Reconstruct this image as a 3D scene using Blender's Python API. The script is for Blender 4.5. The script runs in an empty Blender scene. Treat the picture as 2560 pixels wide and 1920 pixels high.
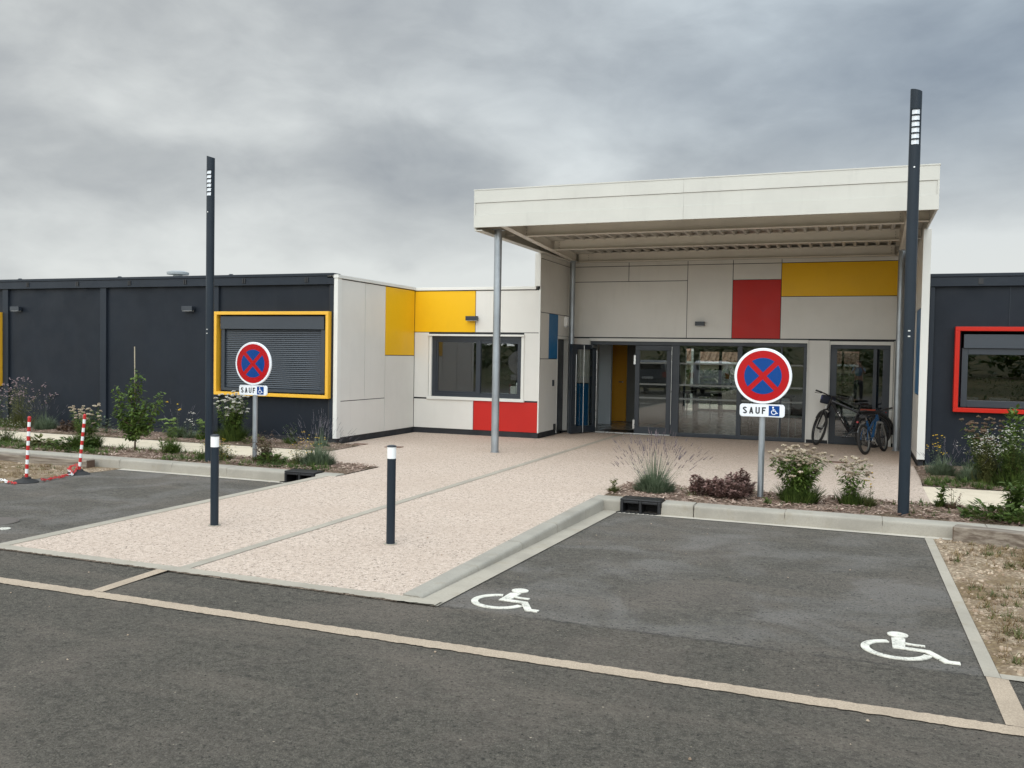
import bpy, math, random
import numpy as np
from mathutils import Vector, Matrix
R = math.radians
sc = bpy.context.scene
COL = sc.collection
random.seed(7)
rng = np.random.RandomState(7)

# ------------------------------------------------------------------ camera
cam_d = bpy.data.cameras.new('camera'); cam = bpy.data.objects.new('camera', cam_d); COL.objects.link(cam)
cam_d.sensor_width = 36; cam_d.lens = 36 * 2224.8 / 2560; cam_d.clip_start = 0.02; cam_d.clip_end = 2000
cam.matrix_world = Matrix.Translation((0, 0, 1.7)) @ Matrix.Rotation(0.3712, 4, 'Z') @ Matrix.Rotation(math.pi / 2 - 0.0321, 4, 'X') @ Matrix.Rotation(0.0171, 4, 'Z')
sc.camera = cam

# ------------------------------------------------------------------ world: overcast sky
SUN_EL, SUN_AZ = R(36), R(174)          # azimuth clockwise from +Y
CLOUDS = [(-27.0, 10.8, 8.0, 3.6, -0.34), (-13, 18.2, 6.5, 2.4, -0.24), (-9.5, 11.0, 5.5, 3.2, -0.26), (6.5, 14.5, 10.0, 7.0, -0.34), (-17.5, 13.5, 4.0, 6.0, 0.30),
          (-44, 15.0, 9.0, 5.0, 0.22), (-33, 16.0, 5.0, 2.5, 0.25), (-24, 4.6, 14.0, 2.6, 0.30), (-40, 6.0, 12.0, 3.0, 0.10), (10, 4.5, 9.0, 3.0, 0.35), (-4, 15.5, 4.5, 2.0, 0.25), (60, 25, 40, 16, -0.2), (-110, 30, 40, 16, 0.15)]
world = bpy.data.worlds.new('World'); sc.world = world; world.use_nodes = True
wt = world.node_tree; wt.nodes.clear()
def wn(t, **k):
    n = wt.nodes.new(t)
    for a, b in k.items(): setattr(n, a, b)
    return n
def wl(a, b): wt.links.new(a, b)
wo = wn('ShaderNodeOutputWorld')
sky = wn('ShaderNodeTexSky', sky_type='NISHITA'); sky.sun_disc = False; sky.sun_elevation = SUN_EL; sky.sun_rotation = SUN_AZ
sky.dust_density = 3.0
bg1 = wn('ShaderNodeBackground'); bg1.inputs[1].default_value = 0.05; wl(sky.outputs[0], bg1.inputs[0])
tc = wn('ShaderNodeTexCoord'); sep = wn('ShaderNodeSeparateXYZ'); wl(tc.outputs['Generated'], sep.inputs[0])
def wmath(op, a, b=None, c=None):
    n = wn('ShaderNodeMath', operation=op)
    for i, v in enumerate((a, b, c)):
        if v is None: continue
        if isinstance(v, (int, float)): n.inputs[i].default_value = v
        else: wl(v, n.inputs[i])
    return n.outputs[0]
zc = wmath('MAXIMUM', sep.outputs[2], 0.0)
den = wmath('ADD', zc, 0.34)
comb = wn('ShaderNodeCombineXYZ'); wl(sep.outputs[0], comb.inputs[0]); wl(sep.outputs[1], comb.inputs[1]); wl(wmath('MULTIPLY', zc, 2.1), comb.inputs[2])
def wnoise(scale, detail, rough, dist=0.0, off=(0, 0, 0)):
    m = wn('ShaderNodeMapping'); m.inputs['Location'].default_value = off; wl(comb.outputs[0], m.inputs[0])
    n = wn('ShaderNodeTexNoise'); n.inputs['Scale'].default_value = scale; n.inputs['Detail'].default_value = detail
    n.inputs['Roughness'].default_value = rough; n.inputs['Distortion'].default_value = dist; wl(m.outputs[0], n.inputs['Vector']); return n.outputs[0]
def wmap(v, a, b, c, d, it='SMOOTHSTEP'):
    n = wn('ShaderNodeMapRange', interpolation_type=it); wl(v, n.inputs[0])
    for i, q in enumerate((a, b, c, d)): n.inputs[i + 1].default_value = q
    return n.outputs[0]
n1 = wnoise(3.0, 4, 0.5, 0.35, (3.1, 1.2, 0)); n2 = wnoise(7.5, 6, 0.55, 0.4, (0.4, 5.0, 2)); n3 = wnoise(20.0, 4, 0.6, 0.4, (7.3, 2.0, 5))
cl = wmath('ADD', wmath('ADD', wmath('MULTIPLY', n1, 0.62), wmath('MULTIPLY', n2, 0.30)), wmath('MULTIPLY', n3, 0.08))
cl = wmap(cl, 0.32, 0.64, 0.05, 1.0, 'LINEAR')          # 0 dark cloud bottoms .. 1 thin bright cloud
# the larger cloud masses: azimuth (deg, + right of +Y), elevation, half-sizes, weight
warp = wmath('MULTIPLY', wmath('SUBTRACT', n1, 0.5), 0.9); warp2 = wmath('MULTIPLY', wmath('SUBTRACT', n2, 0.5), 0.5)
azim = wmath('ARCTAN2', sep.outputs[0], sep.outputs[1]); elev = wmath('ARCSINE', sep.outputs[2])
for (a0, e0, wa, we, wt_) in CLOUDS:
    da = wmath('ADD', wmath('DIVIDE', wmath('SUBTRACT', azim, R(a0)), R(wa)), warp); de = wmath('ADD', wmath('DIVIDE', wmath('SUBTRACT', elev, R(e0)), R(we)), warp2)
    rr2 = wmath('ADD', wmath('MULTIPLY', da, da), wmath('MULTIPLY', de, de)); cl = wmath('ADD', cl, wmath('MULTIPLY', wmath('POWER', 2.718, wmath('MULTIPLY', rr2, -1.0)), wt_))
cl = wmath('MAXIMUM', cl, 0.0)
hor = wmap(zc, 0.04, 0.24, 1.0, 0.0)                    # paler towards the horizon
cl2 = wmath('MINIMUM', wmath('ADD', wmath('MULTIPLY', cl, 0.85), wmath('MULTIPLY', hor, 0.62)), 1.15)
ramp = wn('ShaderNodeValToRGB'); wl(cl2, ramp.inputs[0])
e = ramp.color_ramp.elements
e[0].position = 0.0; e[0].color = (0.215, 0.232, 0.250, 1)
e[1].position = 1.0; e[1].color = (0.490, 0.508, 0.500, 1)
m_ = e.new(0.45); m_.color = (0.318, 0.334, 0.340, 1)
rx = wmap(sep.outputs[0], -0.75, 0.25, 0.0, 1.0)        # bluer, heavier cloud towards the east (right)
blu = wn('ShaderNodeMix', data_type='RGBA', blend_type='MULTIPLY'); wl(wmath('MULTIPLY', rx, wmap(zc, 0.08, 0.3, 0.0, 1.0)), blu.inputs[0])
wl(ramp.outputs[0], blu.inputs[6]); blu.inputs[7].default_value = (0.74, 0.83, 0.94, 1)
zen = wmap(zc, 0.33, 1.0, 1.0, 1.6, 'LINEAR')          # an overcast sky is brightest overhead
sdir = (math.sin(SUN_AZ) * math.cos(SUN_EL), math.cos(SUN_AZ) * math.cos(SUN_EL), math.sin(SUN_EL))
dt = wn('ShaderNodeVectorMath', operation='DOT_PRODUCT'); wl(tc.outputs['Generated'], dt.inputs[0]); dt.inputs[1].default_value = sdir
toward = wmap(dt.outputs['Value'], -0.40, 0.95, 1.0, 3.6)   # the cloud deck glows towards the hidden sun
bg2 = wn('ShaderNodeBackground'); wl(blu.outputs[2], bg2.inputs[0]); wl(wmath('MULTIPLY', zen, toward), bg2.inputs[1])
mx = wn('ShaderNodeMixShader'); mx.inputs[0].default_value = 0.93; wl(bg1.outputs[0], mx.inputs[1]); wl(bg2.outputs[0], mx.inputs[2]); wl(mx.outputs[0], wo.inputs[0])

# ------------------------------------------------------------------ sun
sd = bpy.data.lights.new('sun', 'SUN'); sd.energy = 0.5; sd.angle = R(30); sd.color = (1.0, 0.94, 0.86)
so = bpy.data.objects.new('sun', sd); COL.objects.link(so)
sv = Vector((math.sin(SUN_AZ) * math.cos(SUN_EL), math.cos(SUN_AZ) * math.cos(SUN_EL), math.sin(SUN_EL)))
so.rotation_euler = sv.to_track_quat('Z', 'Y').to_euler(); so.location = (0, -5, 30)
sc.view_settings.view_transform = 'Standard'; sc.view_settings.look = 'None'; sc.view_settings.gamma = 1.0
sc.view_settings.exposure = 0.66; sc.view_settings.use_curve_mapping = False

# ------------------------------------------------------------------ material helpers
class NT:
    def __init__(s, name):
        s.m = bpy.data.materials.new(name); s.m.use_nodes = True; s.t = s.m.node_tree
        s.b = s.t.nodes['Principled BSDF']; s.out = s.t.nodes['Material Output']
        s.co = s.t.nodes.new('ShaderNodeTexCoord').outputs['Object']; s.geo = s.t.nodes.new('ShaderNodeNewGeometry')
        s.pos = s.geo.outputs['Position']
    def n(s, t, **k):
        x = s.t.nodes.new(t)
        for a, b in k.items(): setattr(x, a, b)
        return x
    def l(s, a, b): s.t.links.new(a, b)
    def noise(s, scale, detail=3, rough=0.55, vec=None, dist=0.0, stretch=None):
        v = vec or s.pos
        if stretch:
            m = s.n('ShaderNodeMapping'); m.inputs['Scale'].default_value = stretch; s.l(v, m.inputs[0]); v = m.outputs[0]
        x = s.n('ShaderNodeTexNoise'); x.inputs['Scale'].default_value = scale; x.inputs['Detail'].default_value = detail
        x.inputs['Roughness'].default_value = rough; x.inputs['Distortion'].default_value = dist; s.l(v, x.inputs['Vector']); return x.outputs[0]
    def voro(s, scale, feature='F1', out='Distance', rand=1.0):
        x = s.n('ShaderNodeTexVoronoi', feature=feature); x.inputs['Scale'].default_value = scale; x.inputs['Randomness'].default_value = rand
        s.l(s.pos, x.inputs['Vector']); return x.outputs[out]
    def rng(s, v, a, b, c=0.0, d=1.0):
        x = s.n('ShaderNodeMapRange', interpolation_type='SMOOTHSTEP'); s.l(v, x.inputs[0])
        for i, q in enumerate((a, b, c, d)): x.inputs[i + 1].default_value = q
        return x.outputs[0]
    def mix(s, f, a, b, mode='MIX'):
        x = s.n('ShaderNodeMix', data_type='RGBA', blend_type=mode)
        for i, v in ((0, f), (6, a), (7, b)):
            if isinstance(v, (int, float)): x.inputs[i].default_value = v
            elif isinstance(v, tuple): x.inputs[i].default_value = (*v[:3], 1)
            else: s.l(v, x.inputs[i])
        return x.outputs[2]
    def math(s, op, a, b):
        x = s.n('ShaderNodeMath', operation=op)
        for i, v in enumerate((a, b)):
            if isinstance(v, (int, float)): x.inputs[i].default_value = v
            else: s.l(v, x.inputs[i])
        return x.outputs[0]
    def col(s, c):
        if isinstance(c, tuple): s.b.inputs['Base Color'].default_value = (*c[:3], 1)
        else: s.l(c, s.b.inputs['Base Color'])
    def rough(s, r, metal=0.0, spec=None):
        s.b.inputs['Metallic'].default_value = metal
        if isinstance(r, (int, float)): s.b.inputs['Roughness'].default_value = r
        else: s.l(r, s.b.inputs['Roughness'])
        if spec is not None: s.b.inputs['Specular IOR Level'].default_value = spec
    def bump(s, h, strength=0.3, dist=0.01):
        x = s.n('ShaderNodeBump'); x.inputs['Strength'].default_value = strength; x.inputs['Distance'].default_value = dist
        s.l(h, x.inputs['Height']); s.l(x.outputs[0], s.b.inputs['Normal'])

def paint(name, c, rough=0.45, var=0.10, metal=0.0, bump=0.0, dirt=0.0, spec=None):
    """painted or moulded surface with faint mottling; dirt adds streaky weathering"""
    t = NT(name); f = t.noise(1.3, 4, 0.6); c2 = tuple(x * (1 - var) for x in c)
    k = t.mix(t.rng(f, 0.35, 0.7), c, c2)
    if dirt:
        d = t.rng(t.noise(2.2, 5, 0.65, stretch=(3, 3, 0.45)), 0.52, 0.75, 0.0, dirt)
        k = t.mix(d, k, tuple(x * 0.55 + 0.03 for x in c))
    t.col(k); r = t.rng(t.noise(3.0, 3), 0.3, 0.7, rough * 0.85, min(1, rough * 1.2)); t.rough(r, metal, spec)
    if bump: t.bump(t.noise(160, 3), bump, 0.002)
    return t.m
def leafmat(name, c, c2, rough=0.6, trans=0.25):
    t = NT(name); r = t.geo.outputs['Random Per Island']; k = t.mix(r, c, c2); k = t.mix(t.rng(t.noise(9, 3), 0.35, 0.7), k, tuple(x * 0.75 for x in c2))
    t.col(k); t.rough(rough, 0, 0.3)
    tr = t.n('ShaderNodeBsdfTranslucent'); t.l(k, tr.inputs[0]); mxs = t.n('ShaderNodeMixShader'); mxs.inputs[0].default_value = trans
    t.l(t.b.outputs[0], mxs.inputs[1]); t.l(tr.outputs[0], mxs.inputs[2]); t.l(mxs.outputs[0], t.out.inputs[0]); return t.m
def glassmat(name, tint=(0.80, 0.83, 0.82), ior=2.0, rough=0.0):
    t = NT(name); t.t.nodes.remove(t.b)
    tr = t.n('ShaderNodeBsdfTransparent'); tr.inputs[0].default_value = (*tint, 1)
    gl = t.n('ShaderNodeBsdfGlossy'); gl.inputs['Roughness'].default_value = rough
    fr = t.n('ShaderNodeFresnel'); t.l(t.math('ADD', t.math('MULTIPLY', t.geo.outputs['Backfacing'], 1 / ior - ior), ior), fr.inputs[0])
    bp = t.n('ShaderNodeBump'); bp.inputs['Strength'].default_value = 0.012; bp.inputs['Distance'].default_value = 0.02
    t.l(t.noise(1.1, 1), bp.inputs['Height']); t.l(bp.outputs[0], gl.inputs['Normal'])
    m = t.n('ShaderNodeMixShader'); t.l(fr.outputs[0], m.inputs[0]); t.l(tr.outputs[0], m.inputs[1]); t.l(gl.outputs[0], m.inputs[2]); t.l(m.outputs[0], t.out.inputs[0]); return t.m

M = {}
M['white'] = paint('white_panel', (0.665, 0.64, 0.585), 0.42, 0.05, dirt=0.10)
M['white_trim'] = paint('white_trim', (0.69, 0.675, 0.62), 0.38, 0.05, dirt=0.06)
M['canopy'] = paint('canopy_white', (0.55, 0.532, 0.472), 0.40, 0.06, dirt=0.14)
M['beam'] = paint('beam_white', (0.74, 0.70, 0.62), 0.5, 0.06, dirt=0.1)
M['yellow'] = paint('yellow_panel', (0.80, 0.45, 0.012), 0.38, 0.06, dirt=0.06, spec=0.2)
M['frame_yellow'] = paint('yellow_frame', (0.78, 0.42, 0.03), 0.35, 0.06, dirt=0.1)
M['red'] = paint('red_panel', (0.50, 0.024, 0.018), 0.38, 0.07, dirt=0.06, spec=0.2)
M['frame_red'] = paint('red_frame', (0.48, 0.018, 0.008), 0.35, 0.05, dirt=0.08, spec=0.2)
M['blue'] = paint('blue_panel', (0.012, 0.13, 0.30), 0.38, 0.07, spec=0.2)
M['dark'] = paint('anthracite_wall', (0.0120, 0.0160, 0.0225), 0.5, 0.18, dirt=0.12, spec=0.2)
M['dark_fascia'] = paint('anthracite_fascia', (0.0190, 0.0245, 0.0325), 0.38, 0.12, dirt=0.15, spec=0.2)
M['dark_box'] = paint('anthracite_box', (0.032, 0.040, 0.050), 0.36, 0.08)
M['anth'] = paint('anthracite_metal', (0.022, 0.028, 0.036), 0.38, 0.08)
M['pole'] = paint('pole_paint', (0.019, 0.027, 0.036), 0.34, 0.10, dirt=0.08, spec=0.2)
M['black'] = paint('black_plastic', (0.012, 0.012, 0.013), 0.42, 0.15, bump=0.1)
M['plinth'] = paint('black_plinth', (0.018, 0.019, 0.022), 0.7, 0.3)
M['strap'] = paint('orange_strap', (0.36, 0.06, 0.03), 0.6, 0.1)
M['rubber'] = paint('rubber', (0.022, 0.021, 0.020), 0.8, 0.3, bump=0.3)
M['galv'] = paint('galvanised_steel', (0.40, 0.43, 0.45), 0.38, 0.28, 0.75, dirt=0.15)
M['steel'] = paint('brushed_steel', (0.62, 0.62, 0.60), 0.28, 0.1, 0.9)
M['chrome'] = paint('silver', (0.7, 0.7, 0.7), 0.2, 0.1, 0.95)
M['shutter'] = paint('shutter_slat', (0.050, 0.060, 0.072), 0.36, 0.1)
M['band_white'] = paint('white_plastic', (0.82, 0.82, 0.79), 0.35, 0.03)
M['sign_white'] = paint('sign_white', (0.80, 0.81, 0.82), 0.3, 0.03)
M['sign_red'] = paint('sign_red', (0.42, 0.006, 0.008), 0.3, 0.04, spec=0.2)
M['sign_blue'] = paint('sign_blue', (0.002, 0.050, 0.22), 0.3, 0.04, spec=0.2)
M['sign_black'] = paint('sign_black', (0.015, 0.015, 0.018), 0.35, 0.05)
M['tape_red'] = paint('red_plastic', (0.52, 0.022, 0.02), 0.4, 0.08)
M['lens'] = paint('lamp_lens', (0.58, 0.60, 0.61), 0.15, 0.03)
M['roofgrey'] = paint('roof_membrane', (0.22, 0.225, 0.22), 0.8, 0.2)
M['vent'] = paint('vent_grey', (0.33, 0.35, 0.35), 0.5, 0.1)
M['deck'] = paint('roof_deck', (0.50, 0.475, 0.42), 0.5, 0.15)
M['int_floor'] = paint('lino_floor', (0.30, 0.285, 0.26), 0.22, 0.12)
M['int_wall'] = paint('interior_wall', (0.62, 0.61, 0.59), 0.7, 0.05)
M['int_grey'] = paint('interior_grey', (0.62, 0.66, 0.68), 0.6, 0.05)
M['int_dark'] = paint('interior_dark', (0.20, 0.19, 0.17), 0.7, 0.1)
M['int_ceiling'] = paint('interior_ceiling', (0.65, 0.64, 0.61), 0.8, 0.05)
M['door_yellow'] = paint('yellow_door', (0.78, 0.36, 0.02), 0.4, 0.06)
def m_frost():
    t = NT('frosted_film'); t.col((0.26, 0.27, 0.25)); t.rough(0.7); tr = t.n('ShaderNodeBsdfTransparent'); m = t.n('ShaderNodeMixShader'); m.inputs[0].default_value = 0.55
    t.l(tr.outputs[0], m.inputs[1]); t.l(t.b.outputs[0], m.inputs[2]); t.l(m.outputs[0], t.out.inputs[0]); return t.m
M['frost'] = m_frost()
M['glass'] = glassmat('window_glass')
M['glass_dark'] = glassmat('window_glass_dark', (0.45, 0.47, 0.48), 2.2)
M['car_white'] = paint('car_white', (0.62, 0.62, 0.63), 0.25, 0.02)
M['car_dark'] = paint('car_dark', (0.035, 0.045, 0.065), 0.2, 0.05)
M['car_glass'] = paint('car_glass', (0.012, 0.014, 0.016), 0.08, 0.05)
M['car_light'] = paint('tail_light', (0.35, 0.01, 0.01), 0.2, 0.05)
M['skin'] = paint('skin', (0.50, 0.28, 0.19), 0.5, 0.05)
M['cloth_blue'] = paint('blue_cloth', (0.20, 0.32, 0.45), 0.8, 0.1)
M['cloth_dark'] = paint('dark_cloth', (0.03, 0.03, 0.035), 0.85, 0.1)
M['hair'] = paint('hair', (0.04, 0.025, 0.015), 0.7, 0.2)
M['bike_black'] = paint('bike_black', (0.010, 0.010, 0.012), 0.28, 0.1)
M['bike_blue'] = paint('bike_blue', (0.008, 0.062, 0.155), 0.28, 0.08)
M['bag'] = paint('bag_cloth', (0.012, 0.015, 0.03), 0.8, 0.2)
M['bag_patch'] = paint('bag_patch', (0.06, 0.07, 0.22), 0.6, 0.1)
M['rim_grey'] = paint('rim_grey', (0.25, 0.25, 0.24), 0.35, 0.1, 0.5)
M['tiles'] = paint('roof_tiles', (0.40, 0.22, 0.14), 0.8, 0.25)
M['render_wall'] = paint('rendered_wall', (0.62, 0.56, 0.44), 0.85, 0.08)
M['lid'] = paint('cast_lid', (0.10, 0.082, 0.068), 0.7, 0.25, bump=0.4)
M['rust'] = paint('rusted_cover', (0.16, 0.085, 0.055), 0.8, 0.3, bump=0.4)

def m_wood():
    t = NT('weathered_sleeper'); f = t.noise(6, 5, 0.6, stretch=(0.35, 5, 5)); f2 = t.noise(1.6, 3)
    k = t.mix(t.rng(f, 0.35, 0.65), (0.27, 0.225, 0.175), (0.115, 0.085, 0.062)); k = t.mix(t.rng(f2, 0.5, 0.7, 0, 0.6), k, (0.14, 0.11, 0.085))
    t.col(k); t.rough(0.85); t.bump(f, 0.6, 0.012); return t.m
M['wood'] = m_wood()
M['wood_end'] = paint('sleeper_end', (0.12, 0.072, 0.045), 0.85, 0.35, bump=0.5)
M['stake'] = paint('bamboo', (0.42, 0.36, 0.25), 0.7, 0.2)

def m_asphalt():
    t = NT('asphalt')
    g = t.noise(170, 3, 0.75); g2 = t.voro(70); big = t.noise(0.62, 6, 0.62, dist=0.5); mid = t.noise(2.9, 5, 0.62); mid2 = t.noise(17, 4, 0.65); st = t.noise(1.4, 4, 0.6, stretch=(0.35, 1.6, 1))
    k = t.mix(t.rng(g, 0.40, 0.60), (0.048, 0.043, 0.034), (0.126, 0.110, 0.086))
    k = t.mix(t.rng(g2, 0.08, 0.40, 0.6, 0.0), k, (0.179, 0.154, 0.122))
    k = t.mix(t.rng(mid2, 0.36, 0.50, 0.65, 0.0), k, (0.043, 0.037, 0.030)); k = t.mix(t.rng(mid2, 0.52, 0.70, 0.0, 0.55), k, (0.150, 0.129, 0.102))
    k = t.mix(t.rng(big, 0.44, 0.66, 0.0, 0.45), k, (0.164, 0.132, 0.106))
    k = t.mix(t.rng(mid, 0.36, 0.52, 0.22, 0.0), k, (0.057, 0.050, 0.041)); k = t.mix(t.rng(st, 0.50, 0.70, 0.0, 0.40), k, (0.158, 0.129, 0.101))
    sy = t.n('ShaderNodeSeparateXYZ'); t.l(t.pos, sy.inputs[0]); wob = t.math('ADD', sy.outputs[1], t.math('MULTIPLY', t.noise(7, 4, 0.6), 0.10)); bay = t.rng(wob, 5.45, 5.52)   # the bays are a separate, paler lay of asphalt
    pale = t.rng(t.noise(1.1, 5, 0.6, dist=0.6), 0.44, 0.66, 0.10, 0.62); k = t.mix(t.math('MULTIPLY', bay, pale), k, (0.188, 0.172, 0.155))
    seam = t.math('MULTIPLY', t.rng(t.math('ABSOLUTE', t.math('SUBTRACT', wob, 5.47), 0.0), 0.0, 0.03, 0.55, 0.0), t.rng(t.noise(2, 3), 0.35, 0.55)); k = t.mix(seam, k, (0.03, 0.028, 0.026))
    gr = t.noise(50, 3, 0.7); k = t.mix(t.rng(gr, 0.50, 0.70, 0.0, 0.42), k, (0.200, 0.180, 0.146)); k = t.mix(t.rng(gr, 0.32, 0.48, 0.50, 0.0), k, (0.040, 0.036, 0.030))
    pit = t.rng(t.noise(48, 2, 0.5), 0.30, 0.40, 0.8, 0.0); k = t.mix(pit, k, (0.023, 0.021, 0.017))
    sp = t.rng(t.voro(9), 0.0, 0.07, 1.0, 0.0); spm = t.rng(t.noise(3.3, 2), 0.45, 0.55); k = t.mix(t.math('MULTIPLY', sp, spm), k, (0.514, 0.424, 0.318))
    sp2 = t.rng(t.voro(27), 0.0, 0.10, 0.8, 0.0); k = t.mix(t.math('MULTIPLY', sp2, t.rng(t.noise(5, 3), 0.45, 0.6)), k, (0.314, 0.264, 0.204))
    sd_ = t.rng(t.voro(6.2), 0.0, 0.04, 0.9, 0.0); k = t.mix(sd_, k, (0.017, 0.015, 0.013))
    t.col(k); t.rough(0.9, 0, 0.25); t.bump(t.math('ADD', g, t.math('MULTIPLY', g2, 0.8)), 0.9, 0.008); return t.m
M['asphalt'] = m_asphalt()
def m_aggregate():
    t = NT('exposed_aggregate')
    v = t.voro(58, 'DISTANCE_TO_EDGE'); n = t.noise(40, 2, 0.5); big = t.noise(0.8, 5, 0.6); mid = t.noise(7, 4); br = t.n('ShaderNodeRGBToBW'); t.l(t.voro(58, 'F1', 'Color'), br.inputs[0]); vc = br.outputs[0]
    k = t.mix(t.rng(n, 0.3, 0.7), (0.649, 0.525, 0.428), (0.511, 0.402, 0.316)); k = t.mix(t.rng(vc, 0.25, 0.8, 0.0, 0.55), k, (0.413, 0.316, 0.245))
    gap = t.math('MULTIPLY', t.rng(v, 0.0, 0.09, 1.0, 0.0), t.rng(t.noise(19, 3, 0.6), 0.48, 0.58, 0.10, 0.95)); k = t.mix(gap, k, (0.108, 0.081, 0.060))
    ds = t.rng(t.voro(27), 0.19, 0.29, 0.9, 0.0); dm = t.rng(t.noise(8, 3, 0.6), 0.45, 0.54); k = t.mix(t.math('MULTIPLY', ds, dm), k, (0.128, 0.096, 0.071))
    ws = t.rng(t.voro(21, 'SMOOTH_F1'), 0.05, 0.2, 0.4, 0.0); k = t.mix(ws, k, (0.748, 0.633, 0.538))
    k = t.mix(t.rng(big, 0.4, 0.65, 0.0, 0.38), k, (0.443, 0.341, 0.265)); k = t.mix(t.rng(mid, 0.5, 0.7, 0.0, 0.18), k, (0.453, 0.349, 0.274))
    t.col(k); t.rough(0.85, 0, 0.25); t.bump(v, 0.8, 0.008); return t.m
M['agg'] = m_aggregate()
def m_resin(name, c, c2):
    t = NT(name); n = t.noise(120, 3, 0.6); b = t.noise(3, 4)
    k = t.mix(t.rng(n, 0.35, 0.65), c, c2); k = t.mix(t.rng(b, 0.45, 0.7, 0.0, 0.35), k, tuple(x * 0.72 for x in c2)); t.col(k); t.rough(0.85, 0, 0.3); t.bump(n, 0.5, 0.004); return t.m
M['tan'] = m_resin('tan_resin_line', (0.455, 0.360, 0.262), (0.335, 0.260, 0.188))
M['sand'] = m_resin('pale_stabilised_path', (0.66, 0.565, 0.43), (0.56, 0.465, 0.335))
def m_concrete(name, c):
    t = NT(name); a = t.noise(1.7, 6, 0.65); f = t.noise(70, 4, 0.6); st = t.noise(5, 5, 0.65)
    k = t.mix(t.rng(a, 0.35, 0.7), c, tuple(x * 0.78 for x in c)); k = t.mix(t.rng(f, 0.4, 0.7, 0.0, 0.35), k, tuple(x * 0.7 for x in c))
    k = t.mix(t.rng(st, 0.53, 0.75, 0.0, 0.45), k, (c[0] * 0.72, c[1] * 0.66, c[2] * 0.55)); t.col(k); t.rough(0.82, 0, 0.3); t.bump(f, 0.3, 0.004); return t.m
M['kerb'] = m_concrete('kerb_concrete', (0.350, 0.318, 0.262))
M['strip'] = m_concrete('strip_concrete', (0.39, 0.345, 0.275))
M['haunch'] = m_concrete('haunch_concrete', (0.50, 0.45, 0.37))
def m_roadpaint():
    t = NT('road_paint'); a = t.noise(55, 4, 0.7); b = t.noise(9, 4, 0.6)
    k = t.mix(t.rng(b, 0.35, 0.7), (0.70, 0.665, 0.57), (0.56, 0.53, 0.45)); w = t.math('MULTIPLY', t.rng(a, 0.52, 0.64, 0.0, 0.85), t.rng(b, 0.40, 0.62, 0.15, 1.0)); k = t.mix(w, k, (0.14, 0.13, 0.115))
    t.col(k); t.rough(0.75, 0, 0.3); t.bump(a, 0.6, 0.004); return t.m
M['paintline'] = m_roadpaint()
def m_mulch():
    t = NT('bark_mulch'); a = t.voro(38); n = t.noise(26, 4, 0.7, stretch=(1, 1.6, 1)); b = t.noise(2.4, 4)
    k = t.mix(t.rng(n, 0.35, 0.65), (0.085, 0.055, 0.040), (0.36, 0.26, 0.20)); k = t.mix(t.rng(b, 0.42, 0.62, 0.0, 0.7), k, (0.10, 0.075, 0.045))
    t.col(k); t.rough(0.95, 0, 0.1); t.bump(a, 1.0, 0.02); return t.m
M['mulch'] = m_mulch()
M['chip_a'] = leafmat('chip', (0.62, 0.48, 0.38), (0.17, 0.10, 0.07), 0.9, 0.0)
def m_gravel():
    t = NT('gravel_ground'); a = t.voro(34); vc = t.voro(34, 'F1', 'Color'); b = t.noise(1.5, 5, 0.6); n = t.noise(60, 3)
    k = t.mix(t.rng(n, 0.3, 0.7), (0.36, 0.275, 0.185), (0.20, 0.14, 0.085)); br = t.n('ShaderNodeRGBToBW'); t.l(vc, br.inputs[0]); k = t.mix(t.rng(br.outputs[0], 0.25, 0.8, 0.0, 0.6), k, (0.52, 0.42, 0.30)); k = t.mix(t.rng(b, 0.42, 0.60, 0.0, 0.8), k, (0.17, 0.115, 0.05))
    k = t.mix(t.rng(a, 0.25, 0.6, 0.0, 0.6), k, (0.12, 0.08, 0.05)); t.col(k); t.rough(0.9, 0, 0.2); t.bump(a, -1.0, 0.02); return t.m
M['gravel'] = m_gravel()
M['stone'] = leafmat('limestone_pebble', (0.58, 0.47, 0.35), (0.30, 0.21, 0.14), 0.85, 0.0)
def m_field():
    t = NT('field'); a = t.noise(0.09, 5, 0.6); b = t.noise(6, 4, 0.7)
    k = t.mix(t.rng(a, 0.4, 0.6), (0.095, 0.085, 0.04), (0.17, 0.135, 0.065)); k = t.mix(t.rng(b, 0.35, 0.7, 0, 0.6), k, (0.06, 0.07, 0.025)); t.col(k); t.rough(0.95, 0, 0.1); t.bump(b, 0.5, 0.1); return t.m
M['field'] = m_field()
G = {}
G['green'] = leafmat('leaf_green', (0.125, 0.175, 0.036), (0.050, 0.085, 0.017))
G['bright'] = leafmat('leaf_bright', (0.155, 0.215, 0.040), (0.070, 0.120, 0.022))
G['olive'] = leafmat('leaf_olive', (0.20, 0.195, 0.070), (0.090, 0.100, 0.032))
G['grey'] = leafmat('leaf_grey', (0.22, 0.265, 0.170), (0.105, 0.145, 0.080))
G['dry'] = leafmat('straw', (0.36, 0.265, 0.135), (0.17, 0.105, 0.050))
G['brown'] = leafmat('brown_stem', (0.20, 0.13, 0.085), (0.09, 0.055, 0.035))
G['purple'] = leafmat('lavender_spike', (0.28, 0.225, 0.235), (0.16, 0.125, 0.13))
G['greyspike'] = leafmat('dry_lavender_spike', (0.26, 0.235, 0.25), (0.13, 0.115, 0.13))
G['sedum'] = leafmat('sedum_red', (0.38, 0.23, 0.20), (0.17, 0.105, 0.085))
G['cream'] = leafmat('cream_flower', (0.64, 0.55, 0.41), (0.34, 0.25, 0.16))
G['umbrown'] = leafmat('brown_flower_head', (0.22, 0.14, 0.085), (0.12, 0.075, 0.045))
G['whitef'] = leafmat('white_petal', (0.74, 0.71, 0.64), (0.52, 0.48, 0.40))
G['yellowf'] = leafmat('yellow_petal', (0.72, 0.52, 0.03), (0.60, 0.36, 0.02))
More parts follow.
